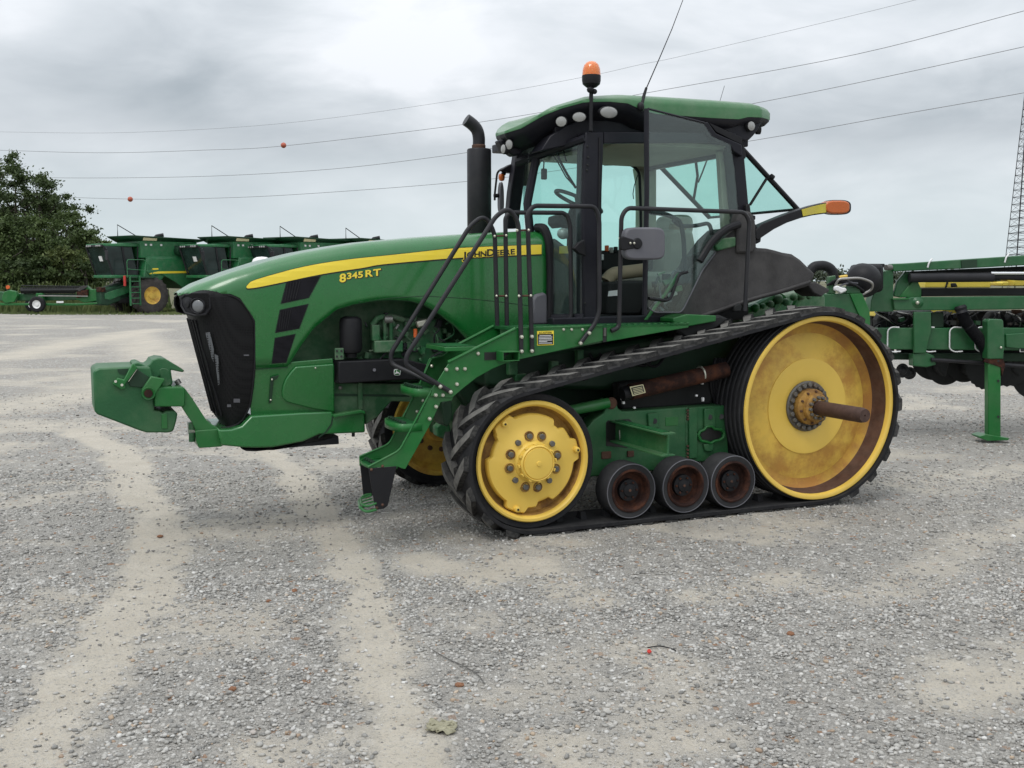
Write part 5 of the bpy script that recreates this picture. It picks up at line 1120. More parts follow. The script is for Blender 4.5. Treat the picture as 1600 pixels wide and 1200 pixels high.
V = np.stack([vx, vy, vz], -1)*sr[:, None, None]; V[..., 0] += sx[:, None]; V[..., 1] += sy[:, None]; V[..., 2] += (gheight(sx, sy)+sr*.22)[:, None]
F = (ICF[None]+12*np.arange(n)[:, None, None]).reshape(-1, 3)
me = bpy.data.meshes.new('gravel'); me.vertices.add(n*12); me.vertices.foreach_set('co', V.astype(np.float32).ravel()); me.loops.add(F.size); me.loops.foreach_set('vertex_index', F.astype(np.int32).ravel())
me.polygons.add(len(F)); me.polygons.foreach_set('loop_start', np.arange(0, F.size, 3, dtype=np.int32)); me.update()
at = me.attributes.new('tone', 'FLOAT', 'POINT'); at.data.foreach_set('value', np.repeat(rng.random(n), 12).astype(np.float32)); me.materials.append(MATS['stones'])
gv = bpy.data.objects.new('gravel', me); COL.objects.link(gv); tag(gv, 'loose grey crushed gravel stones scattered over the yard', None, None, 'stuff')
mat('stone_brown', (.20, .095, .05), .9, var=.3, vscale=30); mat('stone_white', (.62, .61, .58), .9, var=.1)
def pebble(u, v, r, m_, label, name='stone', grp=None):
    g = G(u, v); z = float(gheight(np.array(g.x), np.array(g.y)))
    b = bmesh.new(); bmesh.ops.create_icosphere(b, subdivisions=2, radius=1)
    ra = random.Random(int(u*7+v)); a_ = [ra.uniform(.8, 1.3), ra.uniform(.7, 1.1), ra.uniform(.5, .7)]
    for q in b.verts: q.co = Vector((q.co.x*a_[0], q.co.y*a_[1], q.co.z*a_[2]))*r*(1+.16*math.sin(q.co.x*5+u)*math.cos(q.co.y*4+v)+ra.uniform(-.06, .06))
    me = bpy.data.meshes.new(name); b.to_mesh(me); b.free(); me.materials.append(MATS[m_]); o = bpy.data.objects.new(name, me); COL.objects.link(o); o.location = (g.x, g.y, z+r*.3); o.rotation_euler = (0, 0, ra.uniform(0, 6)); tag(o, label, 'stone', grp); return o
pebble(363, 1077, .021, 'stone_brown', 'largest rusty brown stone, in the gravel between the two pale wheel tracks')
pebble(250, 838, .020, 'stone_brown', 'small dark brown stone lying on the left pale wheel track')
pebble(460, 924, .019, 'stone_brown', 'orange brown stone, nearest of two to the right pale wheel track')
pebble(420, 940, .017, 'stone_brown', 'flat brown stone left of the orange brown one')
pebble(1235, 992, .020, 'stone_brown', 'round brown stone alone in the gravel in front of the rear wheel')
pebble(1583, 839, .024, 'stone_white', 'white stone lying on the gravel at the right edge', 'stone')
pebble(718, 1070, .018, 'stone_brown', 'light brown stone beside the thin curved wire')
# scrap on the ground
def on_ground(pts, dz=.012): return [Vector((G(u, v).x, G(u, v).y, float(gheight(np.array(G(u, v).x), np.array(G(u, v).y)))+dz)) for u, v in pts]
tag(MB().tube(rounded(on_ground([(676,1018),(700,1032),(725,1042),(748,1056),(758,1070)], .010), .1), .0024, 6).build('wire', 'bolt_grey'), 'thin curved grey wire lying on the gravel', 'wire')
tag(MB().tube(rounded(on_ground([(1012,1014),(1030,1011),(1048,1015),(1056,1019)], .010), .05), .003, 6).build('twig', 'interior_dark'), 'short dark twig beside the red scrap', 'twig')
P = on_ground([(1011,1020),(1013,1017.5),(1016,1018),(1018,1021),(1015,1023),(1012,1022)], .008)
tag(MB().prism(P, (0, .0, .006)).build('red_scrap', 'red_part'), 'tiny crumpled red scrap lying on the gravel', 'litter')
mat('rag', (.26, .245, .17), .95, var=.25, vscale=20)
c0 = on_ground([(690, 1137)], .01)[0]; rows_ = []
for i in range(15):
    row = []
    for j in range(19):
        a, b_ = (j/18-.5)*.12, (i/14-.5)*.11; e_ = 1-.25*math.sin(3*i/14*PI+1)*math.sin(2*j/18*PI)
        q_ = math.hypot(a/.06, b_/.055); k_ = 1/max(1, q_*.85); row.append(c0+Vector((a*e_*k_+.006*math.sin(i*1.7), b_*e_*k_+.006*math.cos(j*1.3), .004+.006*math.sin(j*.8+i*.6)*math.cos(i*.7)+.003*math.sin(j*1.9+i))))
    rows_.append(row)
tag(MB().grid(rows_).build('rag', 'rag', solid=.003), 'crumpled olive rag lying on the gravel in the foreground', 'rag')

# ================================================================== SMALL HELPERS FOR WORLD THINGS
class Ctx:
    def __init__(s, root): s.r = root; s.o = root.location.copy()
    def w(s, u, v, d): return Wp(u, v, d)-s.o
    def slab(s, name, pts, d, t, material, bevel=.01, parent=None):
        return MB().prism([s.w(u, v, d) for u, v in pts], (0, t, 0)).build(name, material, parent or s.r, bevel)
    def tube(s, name, pts, r, material, rad=.1, n=8, parent=None):
        return MB().tube(rounded([s.w(*p) for p in pts], rad, 5), r, n, ).build(name, material, parent or s.r, sharp=60)
# ================================================================== PLANTER BEHIND THE TRACTOR
pg = G(1553, 688); PL = thing('planter', 'green folded row planter with yellow seed boxes behind the tractor', 'planter', (pg.x, pg.y, 0)); c = Ctx(PL); D0 = 12.0
c.slab('top_beam', [(1413,411.5),(1500,405.5),(1600,399),(1800,385),(1800,402),(1600,414.5),(1500,420),(1415,423.5),(1396,424.5),(1394,412)], D0, .14, 'green_implement')
c.slab('beam_patch', [(1502,406.5),(1527,405),(1527,418),(1503,420)], D0-.012, .02, 'green_dark', .002)
lb = c.slab('fold_beam', [(1395,466.5),(1420,466),(1424,464),(1483,464),(1600,462.5),(1800,460),(1800,482),(1600,483),(1483,485),(1398,485)], D0, .16, 'green_implement')
c.slab('beam_top_face', [(1395,466),(1421,465.7),(1421,468),(1395,468.6)], D0-.02, .02, 'green', .002, lb)
MB().lathe([(.001, .03), (.03, .025), (.05, .01), (.065, 0), (.065, -.05)], c.w(1434, 473, D0), (0, -1, 0), 20).build('pivot_pin', 'green_implement', lb)
MB().ball(c.w(1433.5, 473, D0-.04), .022, 6).build('pin_end', 'bolt_bright', lb)
c.slab('hinge_post', [(1381,424),(1396,419),(1396,485),(1398,487),(1360,487),(1361,470),(1367,453),(1373,432)], D0+.05, .2, 'green_implement')
MB().cyl(c.w(1384, 418, D0-.09), c.w(1392, 418, D0-.05), .032).build('hinge_pin', 'bolt_grey', PL)
c.slab('gusset', [(1405,465),(1425,440),(1433,436),(1440,452),(1440,465)], D0+.08, .05, 'green_roof').data.materials[0] = MATS['green']
c.slab('link_arm', [(1396,463),(1402,440),(1415,424),(1422,424),(1425,440),(1410,465)], D0+.1, .06, 'green_implement')
tbm = c.slab('tool_bar', [(1372,513),(1376,512.5),(1600,512.5),(1800,512),(1800,548),(1600,547.5),(1376,546)], D0+.05, .2, 'green_implement')
c.slab('tool_bar', [(1380,552),(1600,552),(1800,552),(1800,566),(1600,565),(1392,562)], D0+.25, .12, 'green_dark')
for u in (1387, 1442, 1484, 1524):
    pts = [(u+18, 511.5, D0+.03), (u+6, 511, D0+.02), (u, 516, D0+.02), (u-.5, 545, D0+.02), (u+7, 550, D0+.02), (u+20, 549, D0+.03)]
    c.tube('zip_tie', pts, .008, 'cloth_white', .03, 6, tbm)
for u, v in ((1453.5, 406), (1574, 398)): c.tube('zip_tie', [(u+3, v-2, D0-.01), (u-2, v+4, D0-.02), (u-4, v+12, D0-.01)], .009, 'cloth_white', .03, 6)
c.slab('mast_plate', [(1428,487),(1455,487),(1456,515),(1447,552),(1428,552)], D0, .04, 'green_implement')
c.slab('mast_plate', [(1455,488),(1475,488),(1475,512),(1456,513)], D0+.1, .04, 'green_dark')
c.slab('lower_clamp', [(1427,553),(1446,550),(1460,556),(1463,570),(1448,574),(1427,572)], D0+.02, .15, 'green_implement')
c.tube('press_rod', [(1455,562,D0), (1520,566,D0), (1620,574,D0), (1800,588,D0)], .022, 'metal_black')
js = c.slab('stand_sleeve', [(1543,502),(1546,498.5),(1566,499),(1568,502),(1569.5,540),(1568,561),(1543,561)], D0-.22, .14, 'green_implement')
stn = c.slab('parking_stand', [(1544,558),(1564,558),(1564,684),(1544,684)], D0-.20, .10, 'green_implement')
stn.data.materials[0] = MATS['green']
c.slab('stand_foot', [(1531,682),(1541,679),(1578,685),(1575,688),(1543,689),(1531,684)], D0-.26, .22, 'green', .004, stn)
for v in (564, 595, 651): MB().cyl(c.w(1560, v, D0-.215), c.w(1560, v, D0-.19), .013).build('stand_hole', 'decal_black', stn)
MB().ball(c.w(1564, 543, D0-.23), .014, 5).build('bolt', 'bolt_bright', js); c.slab('stand_shoe', [(1540,566),(1543,560),(1568,561),(1571,570),(1566,588),(1564,574)], D0-.21, .06, 'rust_dark', .004, js)
c.tube('hydraulic_cylinder', [(1421,434,D0+.02), (1551,433,D0+.02)], .055, 'metal_black', n=14); c.tube('cylinder_rod', [(1548,427,D0), (1610,427,D0), (1800,425,D0)], .020, 'chrome', n=12)
c.tube('hydraulic_cylinder', [(1551,431,D0+.05), (1800,438,D0+.05)], .045, 'metal_black', n=14)
c.slab('hose_tray', [(1421,424),(1600,416),(1800,404),(1800,412),(1600,424),(1553,428),(1421,432)], D0+.15, .1, 'interior_dark')
c.slab('hose_tray', [(1440,450),(1600,450),(1800,450),(1800,463),(1600,462),(1440,463)], D0+.12, .1, 'interior_dark')
for u0, v0, u1, v1, d in ((1445,439,1549,449.5,D0+.5),(1554,419,1660,437,D0+.55),(1565,440,1577,447,D0+.4),(1584,436,1680,447,D0+.4),(1367.5,485,1377,494.5,D0+.5),(1384,484,1394,495.5,D0+.5),(1472,483,1501,495,D0+.45),(1680,415,1790,440,D0+.5)):
    c.slab('seed_box', [(u0,v0+1.5),(u0+3,v0),(u1-2,v0),(u1,v0+2),(u1-1,v1),(u0+1,v1)], d, .35, 'yellow_tank', .02)
c.slab('box_latch', [(1486,442.5),(1494,442),(1497,448),(1487,449)], D0+.48, .04, 'interior_dark'); c.slab('box_strap', [(1480,438),(1483,438),(1479,452),(1476,452)], D0+.48, .02, 'interior_dark')
# corrugated hose
hp = rounded([c.w(*p) for p in ((1500,478,D0-.05), (1506,500,D0-.08), (1524,522,D0-.1), (1541,545,D0-.08), (1546,575,D0+.1))], .25, 14); hh = MB(); P2 = []
for i in range(len(hp)-1):
    for k in range(3): P2.append(hp[i].lerp(hp[i+1], k/3))
rows_ = []; x = None
for i in range(len(P2)-1):
    t = (P2[i+1]-P2[i]).normalized(); x = basis(t)[0] if x is None else (x-t*x.dot(t)).normalized(); y = t.cross(x); r = .068 if i % 2 else .058
    rows_.append([P2[i]+(x*math.cos(a)+y*math.sin(a))*r for a in np.linspace(0, 2*PI, 17)])
MB().grid(rows_).build('corrugated_hose', 'plastic_black', PL)
# dark row units hanging below, with their discs and wheels
def disc(u, v, d, r, tilt, name='coulter_disc', m_='metal_black', th=.012, teeth=0):
    p = c.w(u, v, d); ax = Vector((math.sin(tilt), -math.cos(tilt), 0)); x, y = basis(ax); n_ = 48
    o = MB().lathe([(.001, th), (r*.3, th*1.6), (r*.34, th), (r*.97, th*.4), (r, 0), (r*.97, -th*.4), (.001, -th)], p, ax, n_, x=x).build(name, m_, PL)
    if teeth:
        for q in o.data.vertices:
            rr = (q.co-p).length
            if rr > r*.95:
                a = math.atan2((q.co-p).dot(y), (q.co-p).dot(x)); q.co = p+(q.co-p)*(1-.05*(int(a/(2*PI)*n_+n_+.5) % 2))
    MB().lathe([(.001, .05), (.03, .045), (.05, .02), (.055, 0)], p, ax, 14).build('disc_hub', 'metal_black', o); return o
for u, v, r, tl, te in ((1410,579,.085,.2,0),(1421,583,.075,-.3,0),(1478,565,.28,.25,0),(1460,560,.26,-.2,0),(1508,562,.27,.2,0),(1545,570,.30,.15,1),(1575,566,.29,-.1,1),(1618,580,.33,.2,0),(1660,580,.33,.1,1),(1720,585,.33,.2,0)):
    disc(u, v, D0+.35+.1*(u % 3), r, tl, teeth=te, m_='interior_dark' if r > .1 else 'metal_black')
ra = random.Random(5)
for k, u in enumerate((1385, 1418, 1445, 1475, 1515, 1558, 1590, 1630, 1680)):
    q = c.slab('row_unit', [(u-14,500),(u-6,487),(u+10,486),(u+16,500),(u+18,512),(u+12,560),(u+4,590 if u > 1450 else 562),(u-8,580 if u > 1450 else 560),(u-12,520)], D0+.30+.05*(k % 3), .2, 'interior_dark', .03)
    for j in range(5):
        c.tube('unit_hose', [(u+ra.uniform(-18, 18), 488, D0+.25), (u+ra.uniform(-10, 10), 496+ra.uniform(-4, 6), D0+.1), (u+ra.uniform(-22, 22), 510, D0+.2)], .010, ra.choice(['plastic_black', 'plastic_black', 'metal_black', 'steel']), .08, 6, q)
    for j in range(4): MB().box(c.w(u+ra.uniform(-18, 16), ra.uniform(489, 511), D0+.22), (ra.uniform(.02, .09), .06, ra.uniform(.02, .05)), Matrix.Rotation(ra.uniform(-.8, .8), 3, 'Y')).build('unit_bracket', ra.choice(['metal_black', 'interior_dark', 'green_implement', 'plastic_grey', 'bolt_grey']), q)
c.slab('unit_frame', [(1362,490),(1420,486),(1800,486),(1800,514),(1362,514)], D0+.75, .3, 'interior_dark')
c.slab('rusty_bracket', [(1582,484),(1597,484),(1600,490),(1594,498),(1586,497)], D0+.22, .05, 'rust', .01)
c.slab('warning_label', [(1593.5,525),(1604,525),(1604,550),(1593.5,550)], D0+.035, .01, 'white', .001); c.slab('label_field', [(1594.5,525.8),(1603,525.8),(1603,531),(1594.5,531)], D0+.030, .004, 'orange_part', 0); c.slab('label_text', [(1595,541),(1603,541),(1603,549),(1595,549)], D0+.030, .004, 'decal_black', 0)
c.slab('label_drawing', [(1597,533),(1602,533),(1602,539),(1599,539),(1598,536)], D0+.030, .004, 'decal_black', 0)
c.slab('frame_plate', [(1572,522),(1600,520),(1800,520),(1800,545),(1590,545),(1572,543)], D0+.02, .04, 'green_implement', .01, tbm)
# drawbar end next to the tractor
hb2 = c.slab('hitch_frame', [(1275,459),(1320,459),(1330,459),(1347,459),(1359,486),(1359.5,512),(1350,520),(1290,520),(1270,500)], D0-.5, .3, 'green_implement')
c.slab('hitch_plate', [(1328,459),(1347,458.5),(1359,486),(1360,514),(1350,508),(1340,487)], D0-.53, .03, 'green', .004, hb2)
c.slab('hitch_block', [(1322,448),(1345,448),(1345,459),(1322,459)], D0-.5, .3, 'green_implement', .01, hb2)
c.slab('hitch_block', [(1295,432),(1306,430),(1306,459),(1295,459)], D0-.5, .1, 'green_grimy', .01, hb2)
MB().lathe([(.001, .12), (.06, .115), (.14, .08), (.18, .02), (.19, -.1), (.16, -.15)], c.w(1347, 437, D0-.3), Vector((-.5, -.85, .1)), 28).build('air_manifold', 'plastic_black', PL)
c.slab('manifold_body', [(1340,413),(1382,413),(1382,455),(1350,462),(1336,450)], D0-.2, .3, 'plastic_black', .04)
c.tube('corrugated_hose', [(1266,424,D0-.4), (1272,416,D0-.4), (1288,414.5,D0-.4), (1300,421,D0-.4), (1303,435,D0-.4)], .055, 'plastic_black', .15, 14)
c.tube('cable', [(1305,446,D0-.52), (1310,436,D0-.55), (1345,434,D0-.55), (1364,442,D0-.55), (1363,452,D0-.5), (1348,460,D0-.48)], .014, 'steel', .12)
c.tube('cable', [(1306,450,D0-.52), (1325,441,D0-.55), (1340,443,D0-.5)], .010, 'plastic_grey', .1)
for k in range(6): c.tube('control_hose', [(1292+k*5, 446-k, D0-.5), (1310+k*5, 434+k*2, D0-.55), (1330+k*4, 440+k*3, D0-.5), (1350, 456+k, D0-.45)], .012, ra.choice(['plastic_black', 'metal_black']), .15)
c.slab('yellow_cap', [(1312,431),(1325,429),(1325,434),(1312,436)], D0-.45, .06, 'yellow', .01); c.slab('yellow_cap', [(1316,436),(1326,434),(1328,443),(1318,444)], D0-.42, .06, 'rust_rim', .01)
c.slab('tied_cloth', [(1304,448),(1309,446),(1315,449),(1322,450),(1324,454),(1318,457),(1314,459),(1309,455),(1304,454)], D0-.56, .06, 'cloth_white', .012)
c.slab('wing_tube', [(1355,412),(1383,412),(1383,418),(1355,417)], D0, .06, 'plastic_black')

# ================================================================== HEADER ON ITS TRAILER, FAR LEFT
hd = 57.0
tg = Vector((Wp(60, 484, hd).x, hd, 0)); HT = thing('header_trailer', 'low green header trailer with a white hubbed wheel at the far left', 'trailer', tg); c = Ctx(HT)
c.slab('frame_rail', [(-60,473),(120,474),(158,472),(158,475),(120,477.5),(-60,477)], hd, .15, 'green', .02); c.slab('cross_beam', [(56,458),(66,458),(68,475),(54,475)], hd-.1, .3, 'green', .02)
c.slab('light_plate', [(88,470.5),(99,470.5),(99,473.5),(88,473.5)], hd-.05, .03, 'white', .005)
def wheel_at(cc, r, wd, ax, name, parent, hub='white', hr=.45, tm='rubber'):
    w = MB().lathe([(r*hr*1.15, 0), (r*.75, .02), (r*.93, 0), (r, -.05), (r, -wd+.05), (r*.93, -wd), (r*hr, -wd)], cc, ax, 40).build(name, tm, parent)
    MB().lathe([(r*hr*1.17, .01), (r*hr*1.1, -.01), (r*hr*.95, -.05), (r*hr*.5, -.06), (r*hr*.45, -.02), (.001, -.02)], cc, ax, 32).build('rim', hub, w); return w
for u, d in ((57, hd-.25), (50, hd+1.9)): wheel_at(c.w(u, 475.5, d), .42, .24, (0, -1, 0), 'wheel', HT)
c.slab('tail_reflector', [(9,447),(12,445.5),(15,447),(15,450.5),(11,452),(9,450)], hd-.1, .04, 'orange_part', .01); c.tube('tail_post', [(12,451,hd), (13,462,hd), (13,474,hd)], .03, 'metal_black')
HH_ = thing('cutting_header', 'long black and green harvester header resting on the low trailer', 'harvester header', tg); c = Ctx(HH_)
c.slab('back_sheet', [(-60,452),(8,456),(40,459),(150,461),(150,468),(60,470),(10,470),(-60,470)], hd+.35, .3, 'green_implement', .03)
c.slab('end_shield', [(3,462),(6,456),(14,453),(24,455),(27,462),(22,472),(8,474),(3,470)], hd-.05, .3, 'green', .03)
c.slab('end_shield', [(118,456),(135,446),(142,452),(150,452),(152,470),(132,473),(119,468)], hd+.05, .3, 'green', .03)
rl_ = c.tube('reel', [(34,454,hd+.2), (135,453,hd+.2)], .20, 'interior_dark', n=6)
for k in range(5): c.tube('reel_bat', [(34,446.5+k*3.4,hd+.1+.1*k), (137,448+k*3,hd+.1+.1*k)], .035, 'interior_dark' if k != 3 else 'plastic_grey', parent=rl_)
for k in range(26): c.slab('reel_tine', [(36+k*3.9,449),(37+k*3.9,449),(37.4+k*3.9,456),(36.6+k*3.9,456)], hd+.05, .04, 'interior_dark', 0, rl_)
c.slab('auger_drum', [(119,456),(137,452),(137,462),(119,466)], hd-.1, .2, 'rust_dark', .03); c.slab('divider_rail', [(60,461),(137,462),(137,463.5),(60,462.8)], hd-.1, .05, 'steel', 0)
c.slab('reel_arm', [(118,452),(130,446),(137,447),(136,449),(124,455)], hd-.1, .06, 'fender_grey', .01)

# ================================================================== COMBINE HARVESTERS IN A ROW
mat('cab_glass_dark', (.018, .032, .03), .12, spec=.35, var=.4, vscale=1.5); mat('tyre_dusty', (.05, .045, .042), .9, var=.3, dust=.5, dustcol=(.11, .10, .09)); mat('green_far', (.014, .14, .045), .4, var=.15, dust=.12)
mat('green_far_dark', (.005, .042, .016), .5, var=.2)
def make_combine(ladder_auger=True):
    r = thing('combine_harvester', 'x', 'combine harvester')
    def pr(name, pts, y, t, m_, bev=.02, parent=None): return MB().prism([Vector((x, y, z)) for x, z in pts], (0, t, 0)).build(name, m_, parent or r, bev)
    pr('body', [(-.1,1.15),(.3,1.0),(1.2,2.0),(1.9,2.0),(2.6,1.35),(6.4,1.2),(7.2,1.8),(7.2,2.9),(5.2,3.1),(.2,3.1),(.0,2.2)], -1.45, 2.9, 'green_far', .06)
    pr('side_panel', [(.15,2.25),(.35,2.0),(1.0,2.12),(1.8,1.7),(2.3,1.35),(6.2,1.25),(7.0,1.85),(7.0,2.75),(2.0,3.02),(.2,3.02)], -1.52, .08, 'green_far', .04)
    pr('body_stripe', [(.25,2.13),(.6,2.16),(6.9,2.30),(6.9,2.40),(.8,2.28),(.35,2.20)], -1.53, .01, 'decal_yellow', 0)
    pr('number_plate', [(.4,2.36),(.8,2.38),(.8,2.46),(.4,2.44)], -1.53, .01, 'decal_yellow', 0)
    gt = pr('grain_tank', [(-.1,3.0),(3.3,3.0),(3.3,3.95),(-.1,3.95)], -1.35, 2.7, 'green_far', .04)
    for x in (.2, .5, 1.1): MB().box((x, -1.37, 3.72), (.12, .02, .10)).build('marker_plate', 'white', gt)
    b = MB(); lo = [(-.1,-1.4),(3.3,-1.4),(3.3,1.4),(-.1,1.4)]; hi = [(-.75,-1.8),(3.7,-1.8),(3.4,1.7),(-.5,1.7)]
    zz = [4.18, 4.05, 4.05, 4.22]
    b.add([(x, y, 3.92) for x, y in lo]+[(x, y, z) for (x, y), z in zip(hi, zz)], [(0, 1, 5, 4), (1, 2, 6, 5), (2, 3, 7, 6), (3, 0, 4, 7)]); ext = b.build('tank_extension', 'green_far_dark', gt, solid=.03)
    MB().box((.3, -1.66, 4.02), (.8, .02, .18), Matrix.Rotation(.5, 3, 'X')).build('tank_label', 'decal_cream', ext)
    MB().tube([(1.2, 0, 3.9), (1.5, -.2, 4.25), (1.8, -.4, 4.32)], .11, 10).build('fill_auger', 'metal_black', gt)
    # unloading auger lying along the side
    MB().box((3.6, -1.36, 3.45), (3.4, .03, .5)).build('auger_bay', 'green_far_dark', r); MB().tube([(2.1, -1.5, 3.42), (7.4, -1.55, 3.5)], .19, 16).build('unload_auger', 'green_far', r)
    MB().lathe([(.001, .24), (.2, .24), (.26, .1), (.26, -.24)], (2.1, -1.45, 3.42), (0, -1, 0), 20).build('auger_elbow', 'green_far_dark', r)
    MB().box((3.95, -1.7, 3.5), (.08, .05, .9)).build('auger_rest', 'metal_black', r)
    # cab
    cb = MB().add([(-1.55,-.95,2.05),(-1.55,.95,2.05),(-1.75,-1.0,3.62),(-1.75,1.0,3.62),(-.15,-1.0,2.05),(-.15,1.0,2.05),(-.15,-1.0,3.62),(-.15,1.0,3.62)], [(0, 1, 3, 2), (0, 2, 6, 4), (1, 5, 7, 3), (2, 3, 7, 6), (0, 4, 5, 1), (4, 6, 7, 5)])
    for q in range(len(cb.v)):
        x, y, z = cb.v[q]; cb.v[q] = (x-(.25 if z > 3 else -.05), y, z)
    cb = cb.build('cab', 'cab_glass_dark', r, .05)
    MB().add([(-2.0,-1.0,3.60),(-2.0,1.0,3.60),(.1,1.05,3.60),(.1,-1.05,3.60),(-2.05,-.98,3.74),(-2.05,.98,3.74),(.1,1.05,3.80),(.1,-1.05,3.80)], [(0, 1, 2, 3), (7, 6, 5, 4), (0, 4, 5, 1), (1, 5, 6, 2), (2, 6, 7, 3), (3, 7, 4, 0)]).build('cab_roof', 'green_far', cb, .04)
    MB().box((-2.02, 0, 3.62), (.10, 1.9, .12)).build('light_bar', 'metal_black', cb, .02)
    for y in (-.75, -.55, -.35, .35, .55, .75): MB().ball((-2.09, y, 3.62), .055, 5).build('roof_lamp', 'lens_white', cb)
    for (p0, p1) in (((-1.53,-.99,2.05),(-2.02,-1.02,3.62)), ((-1.53,.99,2.05),(-2.02,1.02,3.62)), ((-.75,-1.0,2.05),(-1.0,-1.03,3.62)), ((-.15,-1.0,2.05),(-.1,-1.05,3.62))):
        MB().tube([p0, p1], .045, 6).build('cab_post', 'metal_black', cb)
    MB().box((-.85, 0, 2.0), (1.6, 2.1, .16)).build('cab_base', 'green_far', cb, .03); MB().box((-1.82, -.25, 2.95), (.02, .35, .28), Matrix.Rotation(-.3, 3, 'Y')).build('paper', 'white', cb)
    MB().box((-.75, -.1, 2.55), (.5, .5, .8)).build('driver_seat', 'interior_dark', cb, .05)
    for y in (-1.0, 1.05): MB().lathe([(.001, .2), (.06, .19), (.085, .1), (.09, 0)], (.15, y, 3.9), (0, 0, 1), 12).build('beacon', 'lens_red', r)
    MB().tube([(-1.9, -1.1, 3.5), (-2.2, -1.7, 3.45), (-2.2, -1.7, 2.9)], .025, 6).build('mirror_arm', 'metal_black', cb); MB().box((-2.2, -1.7, 3.1), (.05, .28, .5)).build('side_mirror', 'metal_black', cb, .02)
    # platform, rails, ladder
    pf = MB().box((-.3, -1.35, 1.95), (1.6, .75, .08)).build('platform', 'green_far_dark', r, .01)
    MB().tube(rounded([(-1.1,-1.72,1.95),(-1.1,-1.72,2.9),(-.1,-1.72,2.9),(.35,-1.72,2.4),(.35,-1.72,1.95)], .15), .022, 6).build('guard_rail', 'green_far', pf)
    MB().tube(rounded([(-1.1,-1.72,2.4),(.35,-1.72,2.3)], .15), .018, 6).build('guard_rail', 'green_far', pf)
    ld = MB().box((-1.0, -1.78, 1.25), (.05, .12, 1.6)).box((-.45, -1.78, 1.25), (.05, .12, 1.6)).build('ladder', 'green_far', r)
    for z in (.55, .85, 1.15, 1.45, 1.75): MB().box((-.72, -1.80, z), (.5, .2, .04)).build('rung', 'green_far', ld)
    MB().lathe([(.001, .3), (.06, .3), (.07, .25), (.07, -.25), (.001, -.25)], (-1.2, -1.6, 1.75), (0, 0, 1), 14).build('fire_extinguisher', 'red_part', r)
    # feeder house
    pr('feeder_house', [(-.3,1.75),(-.3,.95),(-1.7,.45),(-2.1,.5),(-2.1,1.25),(-1.7,1.35)], -.65, 1.3, 'green_far_dark', .05)
    pr('feeder_side', [(-.4,1.55),(-.5,1.15),(-1.6,.75),(-1.9,.8),(-1.9,1.1),(-1.6,1.2)], -.70, .05, 'green_far', .02); MB().box((-2.0, -.5, 1.3), (.3, .5, .25)).build('coupler', 'rust_dark', r, .03)
    MB().box((-.5, 0, .9), (1.2, 1.3, .7)).build('underside', 'interior_dark', r, .1)
    # wheels
    for s_ in (-1, 1):
        w = wheel_at(Vector((.35, s_*1.62, .98)), .98, .68, (0, s_, 0), 'front_wheel', r, 'yellow_rusty', .42, 'tyre_dusty')
        for k in range(40):
            a = 2*PI*(k/2)/20; up_ = k % 2; ya = s_*(1.60 if up_ else .98); ym = s_*1.28
            q = lambda aa, rr, y: Vector((.35+math.cos(aa)*rr, y, .98+math.sin(aa)*rr))
            a += .08*up_; b = MB(); b.add([q(a, .96, ya), q(a+.07, .96, ya), q(a+.02, 1.03, ya), q(a+.05, 1.03, ya), q(a+.14, .96, ym), q(a+.21, .96, ym), q(a+.16, 1.03, ym), q(a+.19, 1.03, ym)], [(0, 2, 3, 1), (4, 5, 7, 6), (2, 6, 7, 3), (0, 4, 6, 2), (1, 3, 7, 5)]); b.build('tyre_lug', 'tyre_dusty', w, bm_fix=False)
        wheel_at(Vector((4.6, s_*1.5, .62)), .62, .45, (0, s_, 0), 'rear_wheel', r, 'yellow_rusty', .5, 'tyre_dusty')
    if ladder_auger: MB().tube([(-1.2,-1.0,4.15),(-1.2,-1.0,4.75),(.2,-1.0,4.0)], .025, 6).build('tank_rail', 'metal_black', gt)
    return r
CA = math.radians(47)
cmb = make_combine()
CL = ['green combine harvester farthest left, nearest the trees, whole front wheel in view', 'second green combine harvester from the trees, cab just above the tractor nose', 'third green combine harvester from the trees, dark cab above the tractor hood', 'mostly hidden green combine harvester peeking over the hood next to the cab end']
PX = [(207, 489), (349, 488.2), (452, 487.6), (551, 486)]
for k, (u, v) in enumerate(PX):
    o = cmb if k == 0 else copy_tree(cmb); g = G(u, v); o.location = (g.x, g.y, 0); o.rotation_euler = (0, 0, CA); o['label'] = CL[k]; o['group'] = 'combine harvesters parked in a row'
# white tank behind the hood
tk = Wp(409, 408.5, 45); o = MB().lathe([(.001, .20), (.2, .18), (.35, .10), (.42, -.05), (.42, -.3), (.40, -1.0)], (0, 0, 0), (0, 0, 1), 28).build('storage_tank', 'white'); o.location = tk
tag(o, 'white domed tank top showing just above the tractor hood', 'tank')
MB().box((0, 0, -1.4), (.8, .8, .8)).build('tank_base', 'metal_black', o, .03); o.children[0].scale = (1, 1, 2.2)

